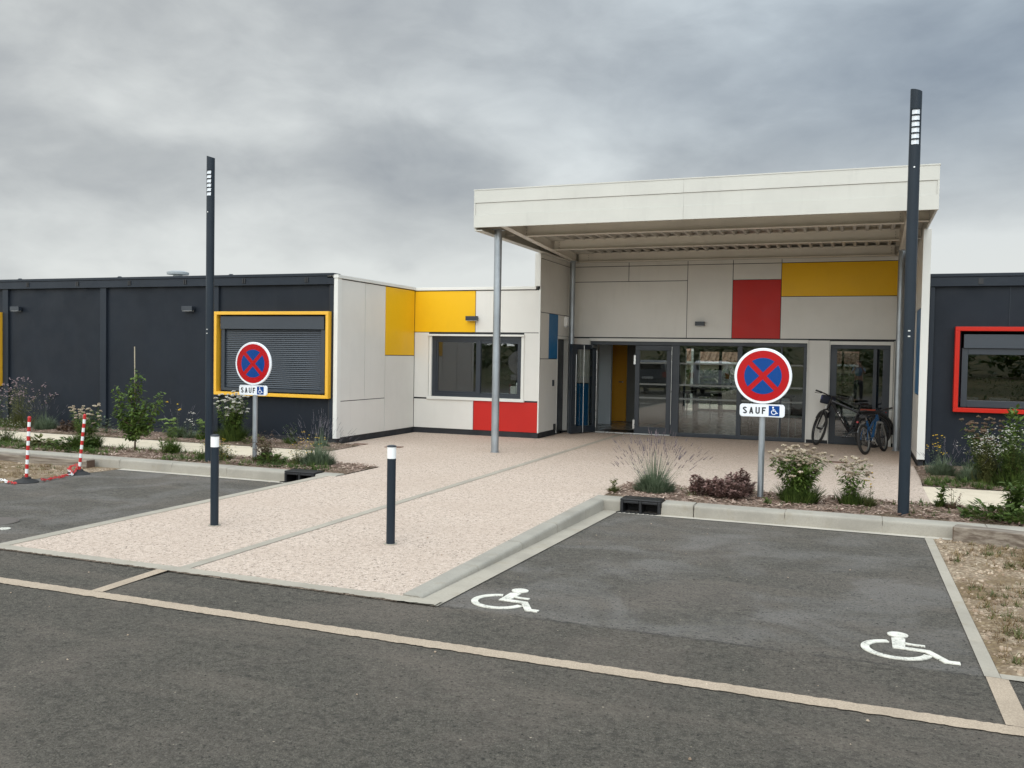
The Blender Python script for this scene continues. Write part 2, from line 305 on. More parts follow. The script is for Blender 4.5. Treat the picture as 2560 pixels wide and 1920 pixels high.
G['pink'] = leafmat('pink_petal', (0.55, 0.42, 0.42), (0.30, 0.20, 0.20))
G['lime'] = leafmat('lime_head', (0.26, 0.34, 0.09), (0.15, 0.22, 0.05))

# ------------------------------------------------------------------ geometry helpers
def root_loc(p):
    while p is not None and p.parent is not None: p = p.parent
    return Vector(p.location) if p is not None else Vector((0, 0, 0))
class MB:
    def __init__(s): s.v = []; s.f = []
    def add(s, vs, fs):
        o = len(s.v); s.v += [tuple(v) for v in vs]; s.f += [tuple(i + o for i in f) for f in fs]; return s
    def box(s, x0, x1, y0, y1, z0, z1):
        return s.add([(x0, y0, z0), (x1, y0, z0), (x1, y1, z0), (x0, y1, z0), (x0, y0, z1), (x1, y0, z1), (x1, y1, z1), (x0, y1, z1)],
                     [(0, 3, 2, 1), (4, 5, 6, 7), (0, 1, 5, 4), (1, 2, 6, 5), (2, 3, 7, 6), (3, 0, 4, 7)])
    def obox(s, c, ax, ay, az):
        """oriented box, half-vectors"""
        c, ax, ay, az = map(Vector, (c, ax, ay, az)); vs = []
        for k in (-1, 1):
            for a, b in ((-1, -1), (1, -1), (1, 1), (-1, 1)): vs.append(c + ax * a + ay * b + az * k)
        return s.add(vs, [(0, 3, 2, 1), (4, 5, 6, 7), (0, 1, 5, 4), (1, 2, 6, 5), (2, 3, 7, 6), (3, 0, 4, 7)])
    def cyl(s, p0, p1, r0, r1=None, n=16, caps=True):
        p0, p1 = Vector(p0), Vector(p1); r1 = r0 if r1 is None else r1
        d = (p1 - p0).normalized(); a = d.orthogonal().normalized(); b = d.cross(a); o = len(s.v)
        for p, r in ((p0, r0), (p1, r1)):
            for i in range(n):
                t = 2 * math.pi * i / n; s.v.append(tuple(p + (a * math.cos(t) + b * math.sin(t)) * r))
        for i in range(n):
            j = (i + 1) % n; s.f.append((o + i, o + j, o + n + j, o + n + i))
        if caps: s.f.append(tuple(o + i for i in reversed(range(n)))); s.f.append(tuple(o + n + i for i in range(n)))
        return s
    def tube(s, pts, r, n=8):
        pts = [Vector(p) for p in pts]; o = len(s.v); rs = r if isinstance(r, (list, tuple)) else [r] * len(pts); prev = None
        for i, p in enumerate(pts):
            d = (pts[min(i + 1, len(pts) - 1)] - pts[max(i - 1, 0)]).normalized()
            a = d.orthogonal().normalized() if prev is None else (prev - d * prev.dot(d)).normalized()
            prev = a; b = d.cross(a)
            for k in range(n):
                t = 2 * math.pi * k / n; s.v.append(tuple(p + (a * math.cos(t) + b * math.sin(t)) * rs[i]))
        for i in range(len(pts) - 1):
            for k in range(n):
                j = (k + 1) % n; s.f.append((o + i * n + k, o + i * n + j, o + (i + 1) * n + j, o + (i + 1) * n + k))
        s.f.append(tuple(o + k for k in reversed(range(n)))); s.f.append(tuple(o + (len(pts) - 1) * n + k for k in range(n))); return s
    def torus(s, c, ax, ay, R_, r, n=32, m=8, a0=0.0, a1=2 * math.pi, flat=1.0):
        c, ax, ay = Vector(c), Vector(ax).normalized(), Vector(ay).normalized(); az = ax.cross(ay); o = len(s.v)
        full = abs(a1 - a0 - 2 * math.pi) < 1e-6; N = n if full else n + 1
        for i in range(N):
            t = a0 + (a1 - a0) * i / n; d = ax * math.cos(t) + ay * math.sin(t)
            for k in range(m):
                u = 2 * math.pi * k / m; s.v.append(tuple(c + d * (R_ + r * math.cos(u)) + az * (r * flat * math.sin(u))))
        for i in range(n):
            i2 = (i + 1) % N if full else i + 1
            for k in range(m):
                k2 = (k + 1) % m; s.f.append((o + i * m + k, o + i2 * m + k, o + i2 * m + k2, o + i * m + k2))
        return s
    def prism(s, pts2, fn, h0, h1):
        """pts2: 2D outline ccw; fn(u, v, h) -> 3D"""
        n = len(pts2); o = len(s.v)
        for h in (h0, h1):
            for u, v in pts2: s.v.append(tuple(fn(u, v, h)))
        s.f.append(tuple(o + i for i in reversed(range(n)))); s.f.append(tuple(o + n + i for i in range(n)))
        for i in range(n):
            j = (i + 1) % n; s.f.append((o + i, o + j, o + n + j, o + n + i))
        return s
    def ribbon(s, pts, w, fn, h0, h1):
        """thick stroke along a 2D polyline"""
        P = [Vector((a, b)) for a, b in pts]; n = len(P); L = []; Rr = []
        closed = (P[0] - P[-1]).length < 1e-6 and n > 3
        for i in range(n):
            a = P[i - 1] if i > 0 else (P[-2] if closed else P[i]); b = P[i + 1] if i < n - 1 else (P[1] if closed else P[i])
            d1 = (P[i] - a); d2 = (b - P[i])
            if d1.length < 1e-9: d1 = d2
            if d2.length < 1e-9: d2 = d1
            d1.normalize(); d2.normalize(); t = (d1 + d2); t = t.normalized() if t.length > 1e-6 else d1
            nn = Vector((-t.y, t.x)); c = max(0.5, abs(nn.dot(Vector((-d1.y, d1.x))))); L.append(P[i] + nn * w / 2 / c); Rr.append(P[i] - nn * w / 2 / c)
        for i in range(n - 1):
            q = [Rr[i], Rr[i + 1], L[i + 1], L[i]]; s.prism([(a.x, a.y) for a in q], fn, h0, h1)
        return s
    def build(s, name, mat, parent=None, smooth=False, bevel=0.0, local=False):
        me = bpy.data.meshes.new(name); off = Vector((0, 0, 0)) if local else root_loc(parent)
        me.from_pydata([(x - off.x, y - off.y, z - off.z) for x, y, z in s.v], [], s.f); me.materials.append(mat); me.update()
        if smooth:
            me.shade_smooth(); me.set_sharp_from_angle(angle=R(38))
        o = bpy.data.objects.new(name, me); COL.objects.link(o); o.parent = parent
        if bevel:
            b = o.modifiers.new('bevel', 'BEVEL'); b.width = bevel; b.segments = 2; b.limit_method = 'ANGLE'; b.harden_normals = False
        return o
def empty(name, loc, label=None, cat=None, group=None, rot=None, kind=None):
    o = bpy.data.objects.new(name, None); COL.objects.link(o); o.location = loc; o.empty_display_size = 0.2
    if rot: o.rotation_euler = rot
    return tag(o, label, cat, group, kind)
def tag(o, label=None, cat=None, group=None, kind=None):
    if label: o['label'] = label
    if cat: o['category'] = cat
    if group: o['group'] = group
    if kind: o['kind'] = kind
    return o
def box(name, m, parent, *b, bevel=0.0): return MB().box(*b).build(name, m, parent, bevel=bevel)
def copy_tree(o, parent=None):
    c = o.copy(); COL.objects.link(c); c.parent = parent
    for ch in o.children: copy_tree(ch, c)
    return c
def zasp(y): return -0.13 * min(1.0, max(0.0, (y - 5.0) / 5.2))
def sheet(name, m, pts, z=0.0, kind='structure', thick=0.0, parent=None):
    """flat polygon; z may be a function of (x, y)"""
    f = z if callable(z) else (lambda x, y: z)
    b = MB()
    if thick:
        n = len(pts); o = 0; b.v = [(x, y, f(x, y) - thick) for x, y in pts] + [(x, y, f(x, y)) for x, y in pts]
        b.f = [tuple(reversed(range(n))), tuple(range(n, 2 * n))] + [(i, (i + 1) % n, n + (i + 1) % n, n + i) for i in range(n)]
    else: b.v = [(x, y, f(x, y)) for x, y in pts]; b.f = [tuple(range(len(pts)))]
    o = b.build(name, m, parent)
    if parent is None: tag(o, kind=kind)
    return o
def rowsheet(name, m, x0, x1, ys, dz, parent=None):
    """strip following the asphalt slope, dz above it"""
    b = MB()
    for y in ys: b.v += [(x0, y, zasp(y) + dz), (x1, y, zasp(y) + dz)]
    for i in range(len(ys) - 1): b.f.append((2 * i, 2 * i + 1, 2 * i + 3, 2 * i + 2))
    o = b.build(name, m, parent)
    if parent is None: tag(o, kind='structure')
    return o

# ================================================================== GROUND
def terrain():
    xs = np.concatenate([np.linspace(-400, -60, 9), np.linspace(-50, 50, 11), np.linspace(60, 400, 9)])
    ys = np.concatenate([np.linspace(-400, -60, 18), np.linspace(-50, 60, 23), np.linspace(70, 400, 9)]); b = MB()
    for y in ys:
        for x in xs:
            z = -0.32
            if y < -30: z += 3.6 * min(1, (-30 - y) / 130) ** 1.2 + 1.6 * math.sin(x * 0.013 + 1) * min(1, (-30 - y) / 100) + 0.02 * max(0, -y - 160)
            if y > 34: z -= 1.1 * min(1, (y - 34) / 8)
            b.v.append((x, y, z))
    n = len(xs)
    for j in range(len(ys) - 1):
        for i in range(n - 1): b.f.append((j * n + i, j * n + i + 1, (j + 1) * n + i + 1, (j + 1) * n + i))
    tag(b.build('ground', M['field'], smooth=True), kind='structure')
terrain()
road = rowsheet('road', M['asphalt'], -40, 34, [-7.5, -2, 2, 5.0, 6, 7.5, 9, 10.2, 10.6], 0.0)
# tan resin lines
TAN = empty('lane_line', (0, 4.6, 0), kind='structure')
def ragged(name, m, xa, xb, ya, yb, z, j, parent=None, j2=None):
    b = MB(); n = int((xb - xa) / .02); w1 = w2 = 0
    for i in range(n + 1):
        x = xa + (xb - xa) * i / n; w1 = w1 * .25 + random.uniform(-j, j); w2 = w2 * .25 + random.uniform(-1, 1) * (j if j2 is None else j2); b.v += [(x, ya + w1, z), (x, yb + w2, z)]
        if i: b.f.append((2 * i - 2, 2 * i, 2 * i + 1, 2 * i - 1))
    o = b.build(name, m, parent)
    if parent is None: tag(o, kind='structure')
    return o
ragged('line_segment', M['tan'], -26, 12, 4.583, 4.697, 0.006, .006, TAN)
sheet('line_segment', M['tan'], [(-4.965, 4.70), (-4.865, 4.70), (-4.90, 5.38), (-5.0, 5.38)], 0.006, parent=TAN)
sheet('line_segment', M['tan'], [(0.69, 4.70), (0.80, 4.70), (0.80, 5.42), (0.69, 5.42)], lambda x, y: zasp(y) + 0.006, parent=TAN)
# plaza of exposed aggregate
sheet('plaza', M['agg'], [(-6.86, 5.40), (-2.93, 5.40), (-2.93, 10.50), (-2.88, 10.5), (-2.88, 11.65), (0.86, 11.65), (0.86, 13.42), (0.925, 15.88), (0.925, 19.30), (-6.1, 19.30), (-6.1, 17.25), (-8.95, 17.25),
      (-8.95, 14.2), (-8.44, 14.2), (-8.44, 13.06), (-8.0, 11.66), (-6.62, 11.62), (-6.62, 10.45), (-6.86, 10.45)], 0.0, thick=0.18)
sheet('path', M['sand'], [(-26, 11.66), (-8.0, 11.66), (-8.44, 13.06), (-26, 13.06)], -0.002, thick=0.15)
sheet('path', M['sand'], [(0.86, 11.65), (12, 11.65), (12, 13.42), (0.86, 13.42)], -0.002, thick=0.15)
sheet('concrete_strip', M['strip'], [(-6.862, 5.40), (-6.735, 5.49), (-6.735, 10.44), (-6.862, 10.44)], 0.005, thick=0.2)
ragged('concrete_strip', M['strip'], -6.858, -2.62, 5.372, 5.488, 0.0075, .009, None, .004)
sheet('concrete_strip', M['strip'], [(-4.90, 5.492), (-4.80, 5.492), (-4.80, 19.29), (-4.90, 19.29)], 0.004)
# kerbs -------------------------------------------------------------
def kerb_mesh(L, w):
    prof = [(0, -0.26), (0.0, -0.022), (0.004, -0.004), (0.013, 0.006), (0.028, 0.011), (w, 0.013), (w, -0.26)]; b = MB(); n = len(prof)
    for x in (0.004, L - 0.004):
        b.v += [(x, y, z) for y, z in prof]
    b.f = [tuple(range(n)), tuple(reversed(range(n, 2 * n)))] + [((i + 1) % n, i, n + i, n + (i + 1) % n) for i in range(n)]
    me = bpy.data.meshes.new('kerb_stone'); me.from_pydata(b.v, [], b.f); me.materials.append(M['kerb']); me.shade_smooth(); me.set_sharp_from_angle(angle=R(50)); return me
KM = kerb_mesh(1.0, 0.24); KM14 = kerb_mesh(1.0, 0.145); KMs = kerb_mesh(0.42, 0.24)
def kerb_run(loc, rotz, starts, me):
    k = empty('kerb', loc, kind='structure', rot=(0, 0, rotz))
    for i, s_ in enumerate(starts):
        o = bpy.data.objects.new('kerb_stone', me); COL.objects.link(o); o.parent = k; o.location = (s_, random.uniform(-0.003, 0.003), random.uniform(-0.003, 0.003)); o.rotation_euler = (0, 0, random.uniform(-0.002, 0.002))
    return k
kerb_run((-2.10, 10.25, 0), 0, [0.38 + i for i in range(-0, 10)], KM); kr = kerb_run((-2.10, 10.25, 0), 0, [0.01], KMs)
kr.scale = (0.86, 1, 1)
kerb_run((-2.93, 10.25, 0), 0, [0.0], kerb_mesh(0.345, 0.24))
kerb_run((-7.46, 10.44, 0), 0, [-(i + 1) for i in range(13)], KM)
kerb_run((-6.965, 10.44, 0), 0, [0.0], kerb_mesh(0.33, 0.24))
# kerb along the side of the plaza, face towards the bay
kp = empty('kerb', (-2.79, 5.50, 0), kind='structure', rot=(0, 0, math.pi / 2))
for i in range(5):
    L = 1.0 if i < 4 else 0.745
    o = bpy.data.objects.new('kerb_stone', KM14 if i < 4 else kerb_mesh(0.745, 0.145)); COL.objects.link(o); o.parent = kp; o.location = (i * 1.0, random.uniform(-.002, .002), random.uniform(-0.002, 0.002))
for x0_, x1_, y_ in ((-1.72, 7.9, 10.25), (-20.4, -7.47, 10.44), (-2.92, -2.60, 10.25), (-2.10, -1.73, 10.25)): tag(MB().box(x0_, x1_, y_ + .004, y_ + .234, -.26, -.05).box(x0_, x1_, y_ + .026, y_ + .234, -.0499, .004).build('mortar', M['haunch']), kind='structure')
tag(MB().box(-2.929, -2.797, 5.52, 10.24, -.26, -.05).box(-2.929, -2.82, 5.52, 10.24, -.0499, .004).build('mortar', M['haunch']), kind='structure')
rowsheet('gutter', M['strip'], -2.79, -2.61, [5.38, 6, 7.5, 9, 10.2, 10.25], 0.008)
rowsheet('gutter', M['haunch'], -2.60, 8.5, [10.135, 10.25], 0.006)
rowsheet('gutter', M['haunch'], -10.4, -6.87, [10.32, 10.44], 0.006)
rowsheet('concrete_strip', M['strip'], 0.685, 0.765, [5.42, 6, 7.5, 9, 10.17], 0.007)
rowsheet('concrete_strip', M['strip'], 0.767, 9, [5.41, 5.50], 0.0072)

# mulch beds ---------------------------------------------------------
def bed(name, m, x0, x1, y0, y1, amp, base, nx, ny, zf=None, shape=None):
    b = MB(); H = {}
    for j in range(ny + 1):
        for i in range(nx + 1):
            u, v = i / nx, j / ny; x = x0 + (x1 - x0) * u; y = y0 + (y1 - y0) * v
            edge = min(1, min(u * (x1 - x0), (1 - u) * (x1 - x0), v * (y1 - y0), (1 - v) * (y1 - y0)) / 0.10)
            z = base + edge * (amp * 0.6 + amp * (math.sin(x * 7.3 + y * 3) * math.sin(y * 9.1 - x * 2.3) + random.uniform(-.5, .5)) * 0.5)
            if shape: x, y = shape(x, y)
            if zf: z += zf(y)
            b.v.append((x, y, z))
    for j in range(ny):
        for i in range(nx): a = j * (nx + 1) + i; b.f.append((a, a + 1, a + nx + 2, a + nx + 1))
    return tag(b.build(name, m, smooth=True), kind='structure')
bed('planting_bed', M['mulch'], -22, -6.64, 10.69, 11.64, 0.035, 0.006, 160, 12, shape=lambda x, y: (x, y))
bed('planting_bed', M['mulch'], -22, -8.46, 13.07, 14.17, 0.04, 0.006, 140, 12)
bed('planting_bed', M['mulch'], -2.87, 9, 10.50, 11.64, 0.035, 0.006, 130, 12, shape=lambda x, y: (max(x, -2.9 + (y - 10.5) * 0.06), y))
bed('planting_bed', M['mulch'], 0.88, 9, 13.44, 15.90, 0.05, 0.006, 90, 24)
bed('gravel_bed', M['gravel'], 0.768, 9, 5.50, 10.17, 0.02, 0.004, 90, 50, zf=zasp)
bed('gravel_bed', M['gravel'], -20, -10.42, 5.50, 10.43, 0.02, 0.004, 90, 50, zf=zasp)

def scatter(name, m, regions, size, kind, parts=None):
    """joined small pieces lying on the ground: regions = (x0,x1,y0,y1,count,zfun)"""
    V = []; F = []; o = 0
    for (x0, x1, y0, y1, n, zf) in regions:
        for _ in range(n):
            x = random.uniform(x0, x1); y = random.uniform(y0, y1); z = zf(y) + random.uniform(0, 0.015); s = random.uniform(*size); a = random.uniform(0, 6.283)
            if kind == 'chip':
                l, w, h = s, s * random.uniform(0.2, 0.45), s * 0.1; tl = random.uniform(-0.35, 0.35)
                ca, sa = math.cos(a), math.sin(a); P = []
                for (u, v) in ((-1, -1), (1, -0.8), (1, 0.9), (-1, 1)):
                    P.append((x + ca * l / 2 * u - sa * w / 2 * v, y + sa * l / 2 * u + ca * w / 2 * v, z + 0.012 + tl * l / 2 * u))
                V += P + [(p[0], p[1], p[2] - h) for p in P]; F += [(o, o + 1, o + 2, o + 3), (o, o + 4, o + 5, o + 1), (o + 1, o + 5, o + 6, o + 2), (o + 2, o + 6, o + 7, o + 3), (o + 3, o + 7, o + 4, o)]; o += 8
            else:
                rs = [s * random.uniform(0.35, 0.6) for _ in range(6)]; h = s * random.uniform(0.3, 0.5)
                P = [(x + math.cos(a + k * 1.047) * rs[k], y + math.sin(a + k * 1.047) * rs[k], z) for k in range(6)]
                Q = [(x + math.cos(a + k * 1.047) * rs[k] * 0.55, y + math.sin(a + k * 1.047) * rs[k] * 0.55, z + h * random.uniform(0.8, 1.1)) for k in range(6)]
                V += P + Q; F += [(o + k, o + (k + 1) % 6, o + 6 + (k + 1) % 6, o + 6 + k) for k in range(6)] + [tuple(o + 6 + k for k in range(6))]; o += 12
    me = bpy.data.meshes.new(name); me.from_pydata(V, [], F); me.materials.append(m); ob = bpy.data.objects.new(name, me); COL.objects.link(ob); return tag(ob, kind='stuff')
zb = lambda y: 0.02
scatter('wood_chips', M['chip_a'], [(-15, -6.66, 10.72, 11.62, 4200, zb), (-2.85, 4, 10.53, 11.62, 5200, zb), (-16, -8.5, 13.1, 14.1, 1500, zb), (0.9, 3, 13.5, 15.8, 700, zb)], (0.015, 0.06), 'chip')
scatter('pebbles', M['stone'], [(0.79, 3.2, 5.52, 10.1, 5200, lambda y: zasp(y) - 0.004), (-13, -10.45, 7.5, 10.2, 1800, lambda y: zasp(y) - 0.004)], (0.012, 0.045), 'stone')
scatter('pebbles', M['stone'], [(-10.2, -7.2, 10.05, 10.4, 60, lambda y: zasp(y) - 0.01), (-2.5, 0.6, 6.0, 10.2, 30, lambda y: zasp(y) - 0.006), (-6, 2, 3.0, 5.3, 25, lambda y: -0.006), (-6.7, -2.9, 5.6, 10.4, 30, lambda y: -0.008)], (0.006, 0.018), 'stone')

# covers in the ground
def cover(x, y, w, d, rot, label):
    o = MB().box(-w / 2, w / 2, -d / 2, d / 2, -0.05, 0.006); e_ = o.build('inspection_cover', M['rust'], local=True); e_.location = (x, y, 0.002); e_.rotation_euler = (0, 0, rot); tag(e_, label, 'cover', 'rusted covers set in the paving'); return e_
cover(-8.62, 14.37, 0.28, 0.17, 0.1, 'rust-brown rectangular cover flush in paving beside the white corner panel')
cover(-7.82, 14.24, 0.30, 0.20, 0.1, 'rust-brown rectangular cover in paving below the window, further right of two')
cover(-0.31, 15.86, 0.36, 0.16, 0.0, 'brown rectangular cover in paving in front of the bicycles')
mh = empty('manhole_cover', (-7.92, 6.3, zasp(6.3)), 'round grey manhole cover in the left parking bay', 'manhole')
MB().cyl((-7.92, 6.3, zasp(6.3) - .05), (-7.92, 6.3, zasp(6.3) + 0.004), 0.20, n=36).build('lid', M['lid'], mh, smooth=True)
MB().torus((-7.92, 6.3, zasp(6.3) + 0.003), (1, 0, 0), (0, 1, 0), 0.215, 0.012, 36, 6, flat=0.4).build('rim', M['lid'], mh, smooth=True)

# wheelchair symbols painted on the asphalt
def arc(cx, cy, r, a0, a1, n=24, ry=None): ry = ry or r; return [(cx + r * math.cos(R(a0 + (a1 - a0) * i / n)), cy + ry * math.sin(R(a0 + (a1 - a0) * i / n))) for i in range(n + 1)]
def wheelchair_paint(dx, dy, label):
    fn = lambda u, v, h: (u + dx, v + dy, zasp(v + dy) + h); b = MB(); h0, h1 = 0.002, 0.008
    b.prism(arc(0.275, 6.085, 0.062, 0, 345, 22), fn, h0, h1)
    b.prism([(0.235, 5.765), (0.305, 5.765), (0.315, 6.0), (0.285, 6.02), (0.235, 5.99)], fn, h0, h1)
    b.ribbon([(0.305, 5.90), (0.35, 5.885), (0.42, 5.885)], 0.032, fn, h0, h1)
    b.ribbon([(0.24, 5.79), (0.30, 5.785), (0.425, 5.775), (0.515, 5.605), (0.585, 5.605)], 0.05, fn, h0 + 0.0005, h1 + 0.0005)
    b.ribbon(arc(0.255, 5.735, 0.175, 104, 345, 30), 0.048, fn, h0, h1)
    o = b.build('wheelchair_symbol', M['paintline'], road); o['label'] = label; return o
wheelchair_paint(0, 0, 'white wheelchair symbol near the right edge of the bay')
wheelchair_paint(-2.54, -0.03, 'white wheelchair symbol beside the plaza kerb')
wheelchair_paint(-7.775, -0.02, 'white wheelchair symbol cut by the left edge of the view')

# drain inlets
def drain(x0, x1, yf, label):
    t = empty('kerb_drain', (x0, yf, 0), label, 'drain', 'black kerb drains'); w = x1 - x0; b = MB()
    b.box(x0, x1, yf - 0.02, yf + 0.235, 0.012, 0.034); b.box(x0, x0 + 0.035, yf - 0.02, yf + 0.22, -0.14, 0.011); b.box(x1 - 0.035, x1, yf - 0.02, yf + 0.22, -0.14, 0.011)
    b.box(x0 + w / 2 - 0.016, x0 + w / 2 + 0.016, yf - 0.018, yf + 0.2, -0.14, 0.011); b.box(x0 + 0.036, x0 + w / 2 - 0.018, yf - 0.018, yf + 0.02, -0.018, 0.0105); b.box(x0 + w / 2 + 0.018, x1 - 0.036, yf - 0.018, yf + 0.02, -0.018, 0.0105)
    b.build('hood', M['black'], t, bevel=0.006)
    MB().box(x0 + 0.036, x1 - 0.036, yf + 0.205, yf + 0.225, -0.2, 0.011).build('back_plate', M['rubber'], t)
    z = zasp(yf); n = 9; me = None
    for i in range(n):
        xx = x0 + 0.02 + (w - 0.04) * i / (n - 1)
        o = MB().obox((xx - 0.02, yf - 0.055, z + 0.012), (0.010, 0, 0), (0.018, 0.034, 0), (0, 0, 0.006)).build('grate_bar', M['black'], t)
    return t
drain(-2.585, -2.105, 10.25, 'black kerb drain with two openings at the right planting bed corner')
drain(-7.455, -6.970, 10.44, 'black kerb drain with two openings at the left bay, next to the plaza edge')

# timber sleepers
def sleeper(p0, p1, d, h, label, endleft):
    p0, p1 = Vector((*p0, 0)), Vector((*p1, 0)); u = (p1 - p0).normalized(); n = Vector((-u.y, u.x, 0)); z = zasp(p0.y)
    c = (p0 + p1) / 2 + n * d / 2; c.z = z + h / 2; o = MB().obox(c, u * (p1 - p0).length / 2, n * d / 2, (0, 0, h / 2)).build('timber_sleeper', M['wood'], bevel=0.012)
    e0 = p0 if endleft else p1; c2 = e0 + n * d / 2; c2.z = z + h / 2; s_ = MB().obox(c2 + u * (-0.003 if endleft else 0.003), u * 0.004, n * (d / 2 - 0.012), (0, 0, h / 2 - 0.012)).build('cut_end', M['wood_end'], o)
    tag(o, label, 'timber'); return o
sleeper((0.94, 10.02), (3.4, 9.42), 0.19, 0.165, 'weathered grey timber sleeper lying on gravel by the right kerb', True)
sleeper((-14.6, 10.20), (-10.88, 10.20), 0.17, 0.13, 'weathered grey timber sleeper with brown cut end by the left kerb', False)

# ================================================================== BUILDINGS
GAP = 0.007
def panel(u0, u1, z0, z1, plane, at, m, parent, name='facade_panel', th=0.012, out=-1):
    """cladding panel. plane 'Y': u is X at Y=at facing -Y; plane 'X': u is Y at X=at, facing out (+1 / -1)"""
    g = GAP
    if plane == 'Y': return box(name, M[m], parent, u0 + g, u1 - g, at, at + th, z0 + g, z1 - g)
    x0, x1 = (at - th, at) if out > 0 else (at, at + th)
    return box(name, M[m], parent, x0, x1, u0 + g, u1 - g, z0 + g, z1 - g)

EB = empty('entrance_building', (-3, 19.35, 0), 'white clad entrance building with yellow, red and blue panels and glazed doors', 'building')
# backing walls
wb = MB(); D = M['plinth']
wb.box(-9.18, -8.994, 14.17, 17.4, -0.1, 3.07)                                   # side wall
wb.box(-8.994, -8.60, 17.224, 17.4, -0.1, 3.07); wb.box(-6.46, -6.16, 17.224, 17.4, -0.1, 3.07); wb.box(-8.60, -6.46, 17.224, 17.4, -0.1, 0.79); wb.box(-8.60, -6.46, 17.224, 17.4, 2.10, 3.07)
wb.box(-6.27, -6.124, 17.4, 18.40, -0.1, 3.76); wb.box(-6.27, -6.124, 18.40, 19.14, 2.12, 3.76); wb.box(-6.27, -6.124, 19.14, 19.55, -0.1, 3.76); wb.box(-6.16, -6.124, 17.226, 17.4, -0.1, 3.76)
wb.box(-6.124, -5.66, 19.364, 19.55, -0.1, 3.80); wb.box(-5.66, -1.0, 19.364, 19.55, 2.09, 3.80); wb.box(-1.0, -0.56, 19.364, 19.55, -0.1, 3.80); wb.box(-0.56, 0.62, 19.364, 19.55, 2.06, 3.80); wb.box(0.62, 0.94, 19.364, 19.55, -0.1, 3.80)
wb.box(0.94, 1.02, 15.93, 19.55, 0.0, 3.80)
wb.build('wall', D, EB)
# side wall panels (x = -8.98, facing +X)
A = -8.98
for y0, y1, z0, z1, c in ((14.27, 15.13, .79, 3.06, 'white'), (15.13, 15.93, .79, 3.06, 'white'), (14.27, 15.93, .11, .79, 'white'), (15.93, 17.20, 1.66, 3.06, 'yellow'), (15.93, 17.20, .11, 1.66, 'white')):
    panel(y0, y1, z0, z1, 'X', A, c, EB, out=1)
box('corner_trim', M['white_trim'], EB, -9.06, -8.974, 14.14, 14.27, .10, 3.07, bevel=0.004)
# window wall
W = 17.21
for x0, x1, z0, z1, c in ((-8.984, -7.55, 2.17, 3.05, 'yellow'), (-7.55, -6.11, 2.17, 3.05, 'white'), (-8.984, -8.63, .76, 2.17, 'white'), (-6.45, -6.11, .76, 2.17, 'white'), (-8.984, -7.57, .11, .74, 'white'), (-7.57, -6.11, .11, .74, 'red')):
    panel(x0, x1, z0, z1, 'Y', W, c, EB)
box('corner_trim', M['white_trim'], EB, -6.126, -6.098, 17.195, 17.225, .11, 3.06)
box('parapet_cap', M['white_trim'], EB, -8.99, -6.20, 17.185, 17.45, 3.062, 3.125, bevel=0.004)
box('parapet_cap', M['white_trim'], EB, -9.2, -8.96, 14.13, 17.184, 3.072, 3.135, bevel=0.004)
box('corner_trim', M['white_trim'], EB, -6.225, -6.105, 17.185, 17.224, 3.126, 3.80)
tr = MB(); tr.box(-8.64, -6.44, 17.16, 17.30, 2.09, 2.13); tr.box(-8.62, -8.56, 17.19, 17.30, .80, 2.089); tr.box(-6.50, -6.44, 17.19, 17.30, .80, 2.089); tr.box(-8.66, -6.42, 17.175, 17.30, .735, .799); tr.build('window_surround', M['white_trim'], EB, bevel=0.003)
wf = MB(); wf.box(-8.56, -6.50, 17.235, 17.30, 2.0, 2.088); wf.box(-8.56, -6.50, 17.235, 17.30, .80, .87); wf.box(-8.56, -8.47, 17.235, 17.30, .87, 2.0); wf.box(-6.56, -6.50, 17.235, 17.30, .87, 2.0)
wf.box(-7.53, -7.43, 17.225, 17.29, .87, 2.0); wf.box(-8.469, -8.43, 17.25, 17.29, .87, 2.0); wf.box(-6.60, -6.561, 17.25, 17.30, .87, 2.0)
wf.box(-8.43, -7.53, 17.25, 17.29, 1.96, 1.999); wf.box(-7.43, -6.60, 17.25, 17.29, 1.94, 1.999); wf.box(-8.43, -7.53, 17.25, 17.29, .871, .92); wf.box(-7.43, -6.60, 17.25, 17.29, .871, .90)
wfo = wf.build('window', M['anth'], EB, bevel=0.003)
box('pane', M['glass_dark'], wfo, -8.43, -7.53, 17.268, 17.272, .92, 1.96); box('pane', M['glass'], wfo, -7.43, -6.60, 17.268, 17.272, .90, 1.94)
# left wall under the canopy (x = -6.11, facing +X)
S = -6.11
for y0, y1, z0, z1, c in ((17.22, 19.04, 2.60, 3.70, 'white'), (19.04, 19.35, 2.60, 3.70, 'white'), (17.22, 17.80, 1.64, 2.60, 'white'), (17.80, 18.40, 1.64, 2.60, 'blue'), (18.40, 19.35, 2.14, 2.60, 'white'), (17.22, 18.40, .11, 1.64, 'white'), (19.22, 19.35, .11, 2.14, 'red'), (17.22, 19.35, 3.70, 3.80, 'white')):
    panel(y0, y1, z0, z1, 'X', S, c, EB, out=1)
dd = MB(); dd.box(-6.21, -6.105, 19.13, 19.215, 0.03, 2.12); dd.box(-6.21, -6.105, 18.385, 18.40, 0.03, 2.14); dd.box(-6.21, -6.105, 18.40, 19.13, 2.08, 2.14); dd.build('door_surround', M['white_trim'], EB)
sd1 = MB().box(-6.26, -6.21, 18.40, 19.14, 0.02, 2.08).build('side_door', M['anth'], EB); box('handle', M['steel'], sd1, -6.208, -6.18, 18.50, 18.53, 0.9, 1.1)
box('switch', M['anth'], EB, -6.109, -6.085, 18.06, 18.14, 1.06, 1.19); box('wall_socket', M['black'], EB, -6.109, -6.07, 18.18, 18.25, .10, .24)
